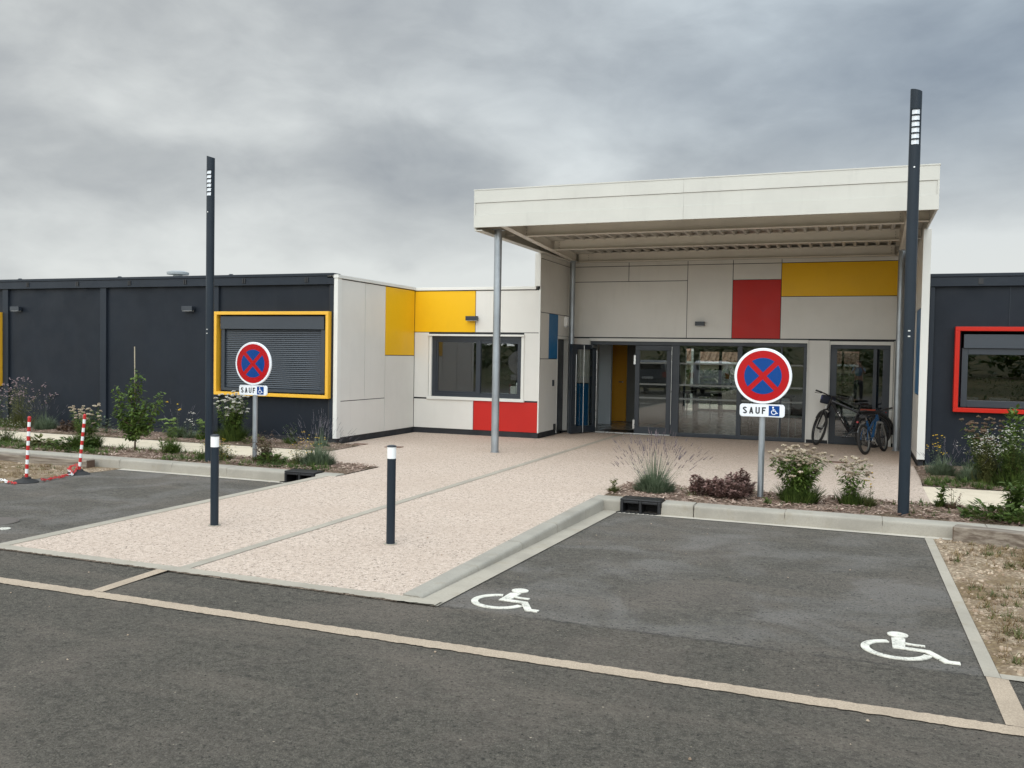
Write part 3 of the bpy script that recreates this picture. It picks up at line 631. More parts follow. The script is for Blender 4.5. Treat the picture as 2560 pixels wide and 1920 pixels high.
# glass wall (y = 19.35)
g = 19.35
for x0, x1, z0, z1, c in ((-6.10, -4.80, 3.38, 3.72, 'white'), (-4.80, -3.50, 3.38, 3.72, 'white'), (-6.10, -3.50, 2.14, 3.38, 'white'), (-3.50, -2.54, 2.14, 3.72, 'white'), (-2.54, -1.55, 3.38, 3.72, 'white'), (-2.54, -1.55, 2.14, 3.38, 'red'),
    (-1.55, .92, 3.02, 3.72, 'yellow'), (-1.55, .92, 2.14, 3.02, 'white'), (-6.10, -5.665, 1.10, 2.12, 'white'), (-6.10, -5.665, .12, 1.09, 'blue'), (-1.0, -.56, .06, 2.12, 'white'), (.64, .92, .06, 2.12, 'white'), (-6.10, -4.80, 3.72, 3.85, 'white'), (-4.80, -3.5, 3.72, 3.85, 'white'), (-3.5, -2.54, 3.72, 3.85, 'white'), (-2.54, -1.55, 3.72, 3.85, 'white'), (-1.55, .92, 3.72, 3.85, 'white')):
    panel(x0, x1, z0, z1, 'Y', g, c, EB)
tr = MB(); tr.box(-5.665, -0.985, 19.31, 19.40, 2.055, 2.12); tr.box(-.56, .64, 19.31, 19.40, 2.03, 2.10); tr.box(.585, .64, 19.32, 19.40, 0.0, 2.029); tr.box(-.56, -.55, 19.32, 19.40, 0.0, 2.029); tr.box(-1.0, -.985, 19.32, 19.40, 0.0, 2.054); tr.box(-5.665, -5.652, 19.32, 19.40, 0.0, 2.054); tr.build('door_surround', M['white_trim'], EB)
# right wall under the canopy (inner face x = .925)
for y0, y1, z0, z1, c in ((15.93, 17.15, 1.16, 2.60, 'blue'), (15.93, 17.15, 2.60, 3.80, 'white'), (15.93, 17.15, .10, 1.16, 'white'), (17.15, 19.34, 2.60, 3.80, 'white'), (17.15, 19.34, .10, 2.60, 'white')):
    panel(y0, y1, z0, z1, 'X', .925, c, EB, out=-1)
box('corner_trim', M['white_trim'], EB, .915, 1.035, 15.86, 15.93, .12, 3.86, bevel=0.004)
# glazed screen: frame, panes, doors
fr = MB(); y0, y1 = 19.37, 19.44
fr.box(-5.65, -1.0, y0, y1, 1.975, 2.054); fr.box(-5.65, -5.555, y0, y1, 0, 1.975); fr.box(-3.81, -3.64, y0, y1, 0, 1.975); fr.box(-2.41, -2.31, y0, y1, 0, 1.975); fr.box(-1.07, -1.0, y0, y1, 0, 1.975); fr.box(-1.53, -1.49, y0 + .01, y1 - .01, .08, 1.975)
fr.box(-3.64, -2.41, y0, y1, 0, .08); fr.box(-2.31, -1.07, y0, y1, 0, .08)
scr = fr.build('glazed_screen', M['anth'], EB, bevel=0.004)
for a, b_ in ((-3.64, -2.41), (-2.31, -1.53), (-1.49, -1.07)):
    box('pane', M['glass'], scr, a, b_, 19.403, 19.407, .08, 1.975)
    for zz in (1.57, 1.10, .80): box('frosted_band', M['frost'], scr, a, b_, 19.398, 19.401, zz, zz + .036)
box('threshold', M['steel'], scr, -5.55, -3.82, 19.345, 19.44, 0.001, 0.022)
def leaf(name, parent, x0, x1, y, wide=0.0):
    """glazed door leaf drawn along X at depth y"""
    b = MB(); b.box(x0, x1, y - .03, y + .03, 1.86, 1.97); b.box(x0, x1, y - .03, y + .03, .02, .17); b.box(x0, x0 + .10, y - .03, y + .03, .17, 1.86); b.box(x1 - .10 - wide, x1, y - .03, y + .03, .17, 1.86)
    items = [('frame', b, M['anth']), ('pane', MB().box(x0 + .10, x1 - .10 - wide, y - .003, y + .003, .17, 1.86), M['glass'])]
    for zz in (1.57, 1.10, .80): items.append(('frosted_band', MB().box(x0 + .10, x1 - .10, y - .009, y - .006, zz, zz + .036), M['frost']))
    return items
lf = leaf('glazed_door', EB, -4.62, -3.82, 19.40, 0); mo = lf[0][1].build('glazed_door', M['anth'], EB, bevel=0.004); mo['label'] = 'closed glazed leaf of the entrance doors'
for nm, b, m in lf[1:]: b.build(nm, m, mo)
for zz in (.12, 1.55): box('hinge', M['steel'], mo, -4.645, -4.605, 19.345, 19.369, zz, zz + .20)
MB().cyl((-3.80, 19.33, .25), (-3.80, 19.33, 1.95), .007, n=8).build('pull_bar', M['steel'], mo)
# open leaf, swung outwards
hin, free = Vector((-5.52, 19.33, 0)), Vector((-5.83, 18.47, 0)); du = (free - hin).normalized(); dn = Vector((du.y, -du.x, 0)); dn = -dn if dn.x < 0 else dn
def tr_leaf(b):
    b.v = [tuple(hin + du * x + dn * (-y) + Vector((0, 0, z))) for x, y, z in b.v]; b.f = [tuple(reversed(f)) for f in b.f] if False else b.f; return b
lf = leaf('glazed_door', EB, 0.0, 0.91, 0.0, 0.10); mo = tr_leaf(lf[0][1]).build('glazed_door', M['anth'], EB, bevel=0.004); mo['label'] = 'open glazed leaf swung outwards'
for nm, b, m in lf[1:2]: tr_leaf(b).build(nm, m, mo)
for u, zz0, zz1 in ((.78, .22, 1.75), (.50, .03, 1.95), (0.02, .12, 1.85)):
    MB().cyl(hin + du * u + dn * .05 + Vector((0, 0, zz0)), hin + du * u + dn * .05 + Vector((0, 0, zz1)), .008, n=8).build('pull_bar', M['steel'], mo)
tr_leaf(MB().box(.05, .16, -.05, -.031, 1.90, 1.96)).build('door_closer', M['steel'], mo)
# right door behind the bicycles
b = MB(); b.box(-.55, .585, 19.37, 19.43, 1.95, 2.03); b.box(-.55, -.42, 19.37, 19.43, 0, 1.95); b.box(.45, .585, 19.37, 19.43, 0, 1.95); b.box(-.42, .45, 19.37, 19.43, 0, .16); b.box(.27, .34, 19.37, 19.43, .16, 1.95)
gd = b.build('glazed_door', M['anth'], EB, bevel=0.004); gd['label'] = 'dark glazed door behind the bicycles'
box('pane', M['glass_dark'], gd, -.42, .27, 19.398, 19.402, .16, 1.95); box('pane', M['glass_dark'], gd, .34, .45, 19.398, 19.402, .16, 1.95)
# roofs and rear volumes
rf = MB(); rf.box(-9.19, -6.27, 17.45, 29.2, 3.0, 3.06); rf.box(-6.27, 1.02, 19.56, 29.45, 3.62, 3.72); rf.build('roof', M['roofgrey'], EB)
ww_ = MB(); ww_.box(-6.27, -6.17, 19.56, 29.4, -0.1, 3.62); ww_.box(.94, 1.02, 19.56, 29.4, -0.1, 3.62); ww_.box(-9.19, -9.0, 17.4, 29.4, -.1, 3.0)
ww_.box(-6.17, -5.30, 29.25, 29.45, -.1, 3.62); ww_.box(-5.04, -4.86, 29.25, 29.45, -.1, 2.05); ww_.box(-5.30, -3.45, 29.25, 29.45, 2.02, 3.62); ww_.box(-3.45, -.9, 29.25, 29.45, -.1, 3.62); ww_.box(0.0, .94, 29.25, 29.45, -.1, 3.62); ww_.box(-.9, 0, 29.25, 29.45, 2.0, 3.62); ww_.box(-9.0, -6.27, 21.2, 21.3, -.1, 3.0)
ww_.build('interior_wall', M['int_wall'], EB)
bw = MB(); bw.box(-4.22, -4.13, 29.25, 29.32, 0, 2.02); bw.box(-4.86, -3.45, 29.25, 29.32, 1.93, 2.02); bw.box(-4.86, -3.45, 29.25, 29.32, 0, .07); bw.box(-3.5, -3.45, 29.25, 29.32, 0, 2.02); bw.box(-.5, -.43, 29.25, 29.32, 0, 2.0)
bwo = bw.build('rear_window', M['anth'], EB)
for a, b_ in ((-5.30, -5.04), (-4.86, -4.22), (-4.13, -3.5), (-.9, -.5), (-.43, 0)): box('pane', M['glass'], bwo, a, b_, 29.27, 29.274, .07, 1.95)
it = MB(); it.box(-6.16, -5.84, 21.9, 22.02, 0.002, 2.6); it.build('partition', M['int_grey'], EB)
box('partition', M['int_dark'], EB, -5.69, -4.40, 22.96, 23.08, 0.002, 2.6); box('partition', M['int_dark'], EB, -6.16, -5.70, 22.96, 23.08, 2.05, 2.6)
yd = MB().box(-6.15, -5.70, 22.97, 23.01, 0.01, 2.04).build('interior_door', M['door_yellow'], EB); MB().cyl((-5.80, 22.93, 1.05), (-5.90, 22.93, 1.05), .012, n=8).cyl((-5.80, 22.97, 1.05), (-5.80, 22.93, 1.05), .014, n=8).build('handle', M['steel'], yd)
box('interior_floor', M['int_floor'], EB, -6.17, .94, 19.45, 29.25, -0.1, 0.001); box('interior_floor', M['int_floor'], EB, -9.0, -6.27, 17.4, 21.2, -0.1, 0.2)
box('interior_ceiling', M['int_ceiling'], EB, -6.17, .94, 19.56, 29.25, 2.6, 2.65); box('interior_ceiling', M['int_ceiling'], EB, -9.0, -6.27, 17.4, 21.2, 2.5, 2.55)
box('entrance_mat', M['black'], EB, -5.5, -3.9, 19.55, 20.3, 0.0015, 0.012)
# furniture inside
def table(x, y, label):
    t = empty('table', (x, y, 0), label, 'table', 'dark tables in the hall'); MB().box(x - .6, x + .6, y - .4, y + .4, .70, .73).build('tabletop', M['black'], t, bevel=.004)
    for sx in (-.5, .5):
        for sy in (-.32, .32): MB().cyl((x + sx, y + sy, .70), (x + sx * 1.08, y + sy * 1.1, 0.002), .018, n=8).build('leg', M['black'], t)
def chair(x, y, a, label, m='black'):
    t = empty('chair', (x, y, 0), label, 'chair', 'chairs in the hall'); ca, sa = math.cos(a), math.sin(a)
    T = lambda u, v, z: (x + ca * u - sa * v, y + sa * u + ca * v, z)
    b = MB().box(-.22, .22, -.22, .22, .43, .46); b.v = [T(*p) for p in b.v]; b.build('seat', M[m], t, bevel=.01)
    b = MB().box(-.21, .21, .20, .235, .60, .86); b.v = [T(*p) for p in b.v]; b.build('backrest', M[m], t, bevel=.01)
    for u in (-.2, .2):
        for v in (-.2, .2): MB().cyl(T(u, v, .60 if v > 0 else .43), T(u * 1.1, v * 1.15, 0.002), .012, n=6).build('leg', M['galv'], t)
table(-4.35, 27.0, 'dark table seen through the glazed screen, nearest the rear window'); table(-2.2, 25.0, 'dark table in the hall behind the right road sign')
chair(-5.0, 27.9, 0.2, 'black chair at the rear window, behind the hall table'); chair(-4.2, 26.1, 3.3, 'black chair in front of the rear hall table', 'black'); chair(-1.35, 20.7, 2.2, 'grey chair just inside the glazing right of the road sign', 'int_grey'); chair(-2.7, 24.2, 2.9, 'black chair in the hall behind the right road sign')
cbn = tag(box('cabinet', M['blue'], None, .35, .92, 22.4, 24.4, .002, 1.10), 'low blue cabinet against the right wall of the hall', 'cabinet')
dk = tag(box('desk', M['int_grey'], None, -8.8, -6.35, 17.55, 18.0, .201, .88), 'pale desk inside the office window', 'desk')
mc = empty('desk_printer', (-6.72, 17.6, .881), 'pale boxy printer on the desk at the right of the office window', 'printer'); box('body', M['white'], mc, -6.88, -6.58, 17.58, 17.9, .882, 1.05, bevel=.01); box('paper_tray', M['band_white'], mc, -6.80, -6.66, 17.70, 17.72, 1.05, 1.12)

# ---------------- canopy
CN = empty('canopy', (-2.6, 13.9, 0), 'large white flat canopy on galvanised columns over the entrance', 'canopy')
x0, x1, yf = -6.14, .985, 13.86
for xa, xb in ((x0, -2.6008), (-2.5992, x1)):
    box('fascia_board', M['canopy'], CN, xa, xb, yf, yf + .03, 4.262, 4.47, bevel=.003); box('fascia_board', M['canopy'], CN, max(xa, x0 + .03), min(xb, x1 - .03), yf + .012, yf + .035, 4.06, 4.258); box('fascia_board', M['canopy'], CN, xa, xb, yf - .002, yf + .03, 3.85, 4.057, bevel=.003)
box('fascia_backing', M['canopy'], CN, x0 + .04, x1 - .04, yf + .036, yf + .06, 3.87, 4.46)
b = MB(); b.box(x0, x0 + .028, yf + .001, yf + .03, 4.058, 4.261); b.box(x1 - .028, x1, yf + .001, yf + .03, 4.058, 4.261); b.build('corner_cover', M['canopy'], CN)
box('side_fascia', M['canopy'], CN, x0, x0 + .03, yf + .035, 19.34, 3.80, 4.468, bevel=.003); box('side_fascia', M['canopy'], CN, x1 - .03, x1, yf + .035, 19.34, 3.87, 4.468, bevel=.003)
box('edge_flashing', M['canopy'], CN, x0 - .006, x1 + .006, yf - .006, yf + .1, 4.471, 4.49); box('edge_flashing', M['canopy'], CN, x0 + .031, x0 + .14, yf + .036, 19.3, 3.80, 3.815)
zs = lambda y: 3.885 - 0.07 * (y - 14.0) / 5.3             # the underside falls towards the building
# I-beams
def ibeam(p0, p1, h, w, mat='beam', name='beam'):
    p0, p1 = Vector(p0), Vector(p1); c = (p0 + p1) / 2; u = (p1 - p0) / 2; s_ = Vector((-u.y, u.x, 0)).normalized(); b = MB(); up = Vector((0, 0, 1))
    b.obox(c + up * .006, u, s_ * w / 2, up * .006); b.obox(c + up * h / 2, u * .999, s_ * .005, up * (h / 2 - .0125)); b.obox(c + up * (h - .006), u, s_ * w / 2, up * .006); return b.build(name, M[mat], CN)
for xb, xc in ((-5.68, -6.0), (.66, .72)): ibeam((xb, 13.93, zs(13.93) - .002), (xc, 19.28, zs(19.33) - .002), .24, .12)
for yb in (15.25, 17.15, 19.25): ibeam((-5.68 - .06 * (yb - 13.93) + .07, yb, zs(yb)), (.60, yb, zs(yb)), .20, .11)
for xa, xb in ((-6.10, -5.95), (.78, .95)):
    for yb in (15.25, 17.15): ibeam((xa, yb, zs(yb) + .02), (xb, yb, zs(yb) + .02), .18, .09)
# bolts at the joints
bb = MB()
for yb in (15.25, 17.15, 19.25):
    for xx in (-5.70, .54):
        for k in range(3): bb.cyl((xx, yb - .006, zs(yb) + .05 + k * .05), (xx, yb - .022, zs(yb) + .05 + k * .05), .011, n=6)
tag(bb.build('bolt', M['deck'], CN), kind='stuff')
# trapezoidal roof deck, ribs run front to back
pitch = .21; n = int((.60 + 5.62) / pitch); xs = -5.62
for i in range(n + 1):
    xx = xs + i * pitch; b = MB(); ya, yb = 13.95, 19.3; za, zb_ = zs(ya) + .185, zs(yb) + .185
    prof = [(0, 0), (.045, 0), (.07, .065), (.185, .065), (.21, 0)]
    for y, z in ((ya, za), (yb, zb_)): b.v += [(xx + u, y, z + v) for u, v in prof]
    b.f = [(k, k + 5, k + 6, k + 1) for k in range(4)]; b.build('deck_rib', M['deck'], CN)
    if i == 0: proto = None
b = MB()
for xa, xb in ((-6.10, -5.622), (.60, .95)): b.v += [(xa, 13.95, zs(13.95) + .185), (xb, 13.95, zs(13.95) + .185), (xb, 19.3, zs(19.3) + .185), (xa, 19.3, zs(19.3) + .185)]
b.f = [(3, 2, 1, 0), (7, 6, 5, 4)]; b.build('soffit_sheet', M['canopy'], CN)
box('roof_sheet', M['roofgrey'], CN, x0 + .031, x1 - .031, yf + .04, 19.34, 4.36, 4.40)
box('closure_board', M['deck'], CN, -6.108, .953, 19.301, 19.335, 3.80, 4.355)
def column(x, y, r):
    zt = zs(y); c = MB().cyl((x, y, 0.0), (x, y, zt - .012), r, n=28).build('column', M['galv'], CN, smooth=True)
    MB().box(x - .09, x + .09, y - .09, y + .09, zt - .012, zt - .001).build('head_plate', M['galv'], c); MB().cyl((x, y, .001), (x, y, .012), r + .012, n=28).build('base_collar', M['galv'], c)
column(-5.90, 14.38, .066); column(-5.975, 18.95, .062); column(.705, 18.50, .062)

# ---------------- dark left wing
LW = empty('left_wing', (-15, 14.2, 0), 'long low anthracite modular wing with yellow framed windows', 'building')
Y = 14.16
xL = -26.0
box('wall', M['dark'], LW, xL, -9.20, Y + .08, 24, -.1, 3.0)
box('plinth', M['plinth'], LW, xL, -9.07, Y + .05, Y + .079, -.1, .10)
posts = [(-20.40, -20.24), (-17.53, -17.37), (-14.73, -14.57), (-11.86, -11.70), (-9.155, -9.065)]
for a, b_ in posts: box('wall_post', M['dark_fascia'], LW, a, b_, Y, Y + .079, .101, 2.955, bevel=.006)
edges = [xL] + [q for p in posts for q in p]
for i in range(0, len(edges) - 1, 2):
    box('wall_panel', M['dark'], LW, edges[i] + .004, edges[i + 1] - .004, Y + .05, Y + .079, .104, 2.955)
box('fascia', M['dark_fascia'], LW, xL, -9.062, Y - .03, Y + .079, 2.957, 3.11, bevel=.004); box('roof_edge', M['dark_fascia'], LW, xL, -9.062, Y - .045, Y + .2, 3.112, 3.165, bevel=.006); box('roof', M['roofgrey'], LW, xL, -9.2, Y + .201, 24, 3.0, 3.12)
for cx in (-18.15, -16.74, -15.32, -13.91, -12.49, -11.07, -9.65):
    for k in (-.022, .022): box('clip', M['black'], LW, cx + k - .014, cx + k + .014, Y - .045, Y - .031, 3.0, 3.09)
b = MB()
for cx in (-17.0, -14.2, -11.4): b.cyl((cx, Y, 3.165), (cx, Y, 3.185), .05, .03, n=12)
b.build('roof_stud', M['dark_fascia'], LW)
def framed(parent, x0, x1, z0, z1, y, w, mat, name='window_frame', proud=.14):
    b = MB(); b.box(x0, x1, y - proud, y + .04, z1 - w, z1); b.box(x0, x1, y - proud, y + .04, z0, z0 + w); b.box(x0, x0 + w, y - proud + .0005, y + .04, z0 + w, z1 - w); b.box(x1 - w, x1, y - proud + .0005, y + .04, z0 + w, z1 - w); return b.build(name, M[mat], parent, bevel=.005)
f1 = framed(LW, -11.72, -9.12, .84, 2.455, Y, .062, 'frame_yellow', proud=.105); f1['label'] = 'yellow frame round the shuttered window'
box('shutter_box', M['dark_box'], f1, -11.60, -9.24, Y - .06, Y + .045, 2.12, 2.365, bevel=.004)
sg = MB(); sg.box(-11.60, -11.52, Y - .03, Y + .045, .93, 2.118); sg.box(-9.32, -9.24, Y - .03, Y + .045, .93, 2.118); sg.box(-11.519, -9.321, Y - .03, Y + .045, .926, .985); sg.build('guide_rail', M['dark_box'], f1)
ns = 30; h = (2.115 - .99) / ns; me = None
for i in range(ns):
    z = .99 + i * h
    if me is None:
        b = MB(); P = [(0, 0), (-.012, .004), (-.016, h * .35), (-.012, h * .75), (0, h * .9), (.004, h)]; m_ = len(P)
        for x in (-11.515, -9.325): b.v += [(x, Y + .02 + p, q) for p, q in P]
        b.f = [(k, m_ + k, m_ + k + 1, k + 1) for k in range(m_ - 1)]; off = root_loc(f1); b.v = [(v[0] - off.x, v[1] - off.y, v[2]) for v in b.v]
        me = bpy.data.meshes.new('shutter_slat'); me.from_pydata(b.v, [], b.f); me.materials.append(M['shutter'])
    o = bpy.data.objects.new('shutter_slat', me); COL.objects.link(o); o.parent = f1; o.location = (0, 0, z)
f2 = framed(LW, -20.15, -17.56, .84, 2.455, Y, .062, 'frame_yellow', proud=.105); f2['label'] = 'yellow frame cut by the left edge of the view'; box('shutter_box', M['dark_box'], f2, -20.05, -17.66, Y - .06, Y + .045, .93, 2.365)
vt = empty('roof_vent', (-14.35, 16.0, 3.12), 'round grey mushroom vent on the left roof', 'vent'); MB().cyl((-14.35, 16, 3.10), (-14.35, 16, 3.40), .10, n=20).build('duct', M['vent'], vt, smooth=True); MB().cyl((-14.35, 16, 3.39), (-14.35, 16, 3.44), .235, .24, n=28).cyl((-14.35, 16, 3.44), (-14.35, 16, 3.47), .24, .15, n=28).build('cap', M['vent'], vt, smooth=True)

# ---------------- dark right wing
RW = empty('right_wing', (4, 15.9, 0), 'low anthracite wing right of the canopy with a red framed window', 'building')
Y2 = 15.90; xr = 9.0; wx0, wx1, wz0, wz1 = 1.52, 4.2, 1.0, 2.2
b = MB(); b.box(1.04, wx0, Y2 + .05, Y2 + .25, -.1, 2.95); b.box(wx1, xr, Y2 + .05, Y2 + .25, -.1, 2.95); b.box(wx0, wx1, Y2 + .05, Y2 + .25, -.1, wz0); b.box(wx0, wx1, Y2 + .05, Y2 + .25, wz1, 2.95); b.box(1.04, 1.2, Y2 + .25, 24, -.1, 2.95); b.box(xr - .2, xr, Y2 + .25, 24, -.1, 2.95); b.box(1.2, xr - .2, 19.0, 19.2, -.1, 2.95); b.build('wall', M['dark'], RW)
box('wall_post', M['dark_fascia'], RW, 1.042, 1.115, Y2, Y2 + .049, .0, 2.925, bevel=.005); box('wall_post', M['dark_fascia'], RW, 4.62, 4.78, Y2, Y2 + .049, 0, 2.925, bevel=.005)
box('seam_strip', M['dark_fascia'], RW, 2.185, 2.20, Y2 + .042, Y2 + .049, 2.29, 2.925)
box('fascia', M['dark_fascia'], RW, 1.038, xr, Y2 - .03, Y2 + .049, 2.927, 3.075, bevel=.004); box('roof_edge', M['dark_fascia'], RW, 1.038, xr, Y2 - .045, Y2 + .2, 3.077, 3.13, bevel=.006); box('roof', M['roofgrey'], RW, 1.04, xr, Y2 + .201, 24, 2.96, 3.09); box('clip', M['black'], RW, 1.73, 1.80, Y2 - .04, Y2 - .031, 2.96, 3.05)
f3 = framed(RW, 1.42, 4.30, .92, 2.28, Y2, .068, 'frame_red', proud=.11); f3['label'] = 'red frame round the right window'
box('shutter_box', M['dark_box'], f3, 1.55, 4.17, Y2 - .06, Y2 + .045, 1.94, 2.16, bevel=.004)
b = MB(); b.box(1.53, 1.62, Y2 - .02, Y2 + .045, 1.0, 1.939); b.box(4.1, 4.19, Y2 - .02, Y2 + .045, 1.0, 1.939); b.box(1.62, 4.1, Y2 - .02, Y2 + .045, 1.0, 1.11); b.box(1.62, 4.1, Y2 - .02, Y2 + .045, 1.84, 1.939); b.box(2.8, 2.88, Y2 - .015, Y2 + .045, 1.11, 1.84); b.build('sash', M['anth'], f3, bevel=.004)
box('pane', M['glass_dark'], f3, 1.62, 2.8, Y2 + .01, Y2 + .014, 1.11, 1.84); box('pane', M['glass_dark'], f3, 2.88, 4.1, Y2 + .01, Y2 + .014, 1.11, 1.84)
tag(box('shelf', M['tape_red'], None, 1.3, 4.1, Y2 + .30, Y2 + .7, 1.06, 1.10), 'red windowsill shelf inside the right window', 'shelf')
for i, (xx, ww, cc) in enumerate(((1.70, .22, 'white'), (2.12, .30, 'pink'))):
    o = MB().obox((xx, Y2 + .48, 1.125), (ww / 2, .02, 0), (-.02, .12, 0), (0, 0, .022)).build('paper_stack', M['band_white'] if i else M['int_grey'], bevel=.003); tag(o, ('grey' if i == 0 else 'white') + ' stack of papers on the shelf inside the red framed window', 'papers')

# ---------------- wall lamps
def wall_lamp(x, y, z, label, axis='Y', w=.20):
    t = empty('wall_lamp', (x, y, z), label, 'wall lamp', 'box wall lamps')
    MB().box(x - w / 2, x + w / 2, y - .12, y - .03, z - .045, z + .045).build('housing', M['anth'], t, bevel=.006); MB().box(x - .05, x + .05, y - .031, y - .0005, z - .035, z + .035).build('wall_plate', M['anth'], t); MB().box(x - w / 2 + .015, x + w / 2 - .015, y - .11, y - .04, z - .052, z - .046).build('diffuser', M['lens'], t)
wall_lamp(-7.60, 17.21, 2.465, 'dark box lamp over the office window, at the yellow panel edge', w=.26); wall_lamp(-3.20, 19.35, 2.45, 'dark box lamp high on the white panel over the glazed doors')
wall_lamp(-17.10, 14.21, 2.53, 'dark box lamp on the dark wing, nearest the left edge', w=.26); wall_lamp(-12.42, 14.21, 2.52, 'dark box lamp on the dark wing beside the left lamp post', w=.26)
el = empty('emergency_light', (-6.1, 18.85, 2.47), 'small white box light above the side door under the canopy', 'light'); box('housing', M['band_white'], el, -6.109, -6.03, 18.78, 18.92, 2.37, 2.58, bevel=.015); box('cover', M['lens'], el, -6.10, -6.045, 18.80, 18.90, 2.345, 2.369)

# ================================================================== STREET FURNITURE
def street_lamp(x, y, sc_, label):
    t = empty('street_lamp', (x, y, 0), label, 'street lamp', 'anthracite column lamps'); r = .0595
    P = MB(); P.cyl((0, 0, -.05), (0, 0, 4.03), r, n=32); p = P.build('pole', M['pole'], t, smooth=True, local=True)
    MB().cyl((0, 0, .0), (0, 0, .012), .085, n=28).build('collar', M['pole'], p, smooth=True, local=True)
    c = MB(); n = 32; zt = 4.42
    c.cyl((0, 0, zt), (0, 0, 4.62), r, n=n); c.v = [(a, b, z + (0.018 * (-a / r) - .0 if z > 4.6 else 0)) for a, b, z in c.v]; c.build('cap', M['pole'], t, smooth=True, local=True)
    # open lantern: back shell, side rails, dividers, reflectors
    s_ = MB(); k = 18
    for z in (4.03, 4.42):
        for i in range(k + 1): a = R(-38 + 256 * i / k); s_.v.append((r * .99 * math.cos(a), r * .99 * math.sin(a), z))
    for z in (4.03, 4.42):
        for i in range(k + 1): a = R(-38 + 256 * i / k); s_.v.append((r * .72 * math.cos(a), r * .72 * math.sin(a), z))
    q = k + 1
    for i in range(k): s_.f += [(i, i + 1, q + i + 1, q + i), (2 * q + i + 1, 2 * q + i, 3 * q + i, 3 * q + i + 1)]
    s_.f += [(0, q, 3 * q, 2 * q), (k, 2 * q + k, 3 * q + k, q + k)]; s_.build('lantern_shell', M['pole'], t, smooth=True, local=True)
    MB().box(-.040, .040, .02, .03, 4.03, 4.42).build('lantern_back', M['black'], t, local=True)
    for i in range(6):
        z0 = 4.035 + i * .0645; b = MB(); m = 8
        for z, yo in ((z0 + .001, -.049), (z0 + .052, -.036)):
            for j in range(m + 1): u = -1 + 2 * j / m; b.v.append((u * .038, yo * (1 - .35 * u * u) - .01, z))
        for j in range(m): b.f.append((j, j + 1, m + 2 + j, m + 1 + j))
        b.build('reflector', M['lens'], t, smooth=True, local=True)
        d = MB(); d.cyl((0, 0, z0 + .0535), (0, 0, z0 + .0625), r * .96, n=24); d.build('louvre', M['pole'], t, smooth=True, local=True)
    MB().cyl((0, -r + .002, 3.79), (0, -r - .004, 3.79), .009, n=10).build('screw', M['steel'], t, local=True)
    for z in (1.97, 2.03): MB().box(-.012, .012, -r - .003, -r + .004, z - .007, z + .007).build('vent_slot', M['steel'], t, local=True)
    hd = MB()
    for z in (.25, .88):
        for i in range(7): a = R(-120 + 60 * i / 6); hd.v.append(((r + .002) * math.cos(a), (r + .002) * math.sin(a), z))
    hd.f = [(i, i + 1, 8 + i, 7 + i) for i in range(6)]; hd.build('access_door', M['pole'], t, smooth=True, local=True)
    t.scale = (1, 1, sc_); return t
street_lamp(.50, 10.67, 1.006, 'tall anthracite lamp column in the right bed, in front of the canopy corner')
street_lamp(-9.08, 10.80, .991, 'anthracite lamp column in the left bed, in front of the dark wing')

def bollard(x, y, label):
    t = empty('light_bollard', (x, y, 0), label, 'bollard', 'anthracite bollards with white band'); r = .039
    MB().cyl((0, 0, -.03), (0, 0, .765), r, n=28).build('post', M['pole'], t, smooth=True, local=True)
    MB().cyl((0, 0, .766), (0, 0, .868), r + .001, n=28).build('light_band', M['band_white'], t, smooth=True, local=True)
    MB().cyl((0, 0, .869), (0, 0, .880), r + .004, r + .002, n=28).cyl((0, 0, .880), (0, 0, .886), r + .002, r * .6, n=28).build('cap', M['anth'], t, smooth=True, local=True)
    MB().cyl((0, 0, .0005), (0, 0, .006), r + .02, n=28).build('foot_joint', M['strip'], t, smooth=True, local=True); return t
bollard(-5.79, 6.97, 'dark bollard with white band on the left part of the plaza'); bollard(-3.85, 6.97, 'dark bollard with white band in the middle of the plaza, right of the strip')

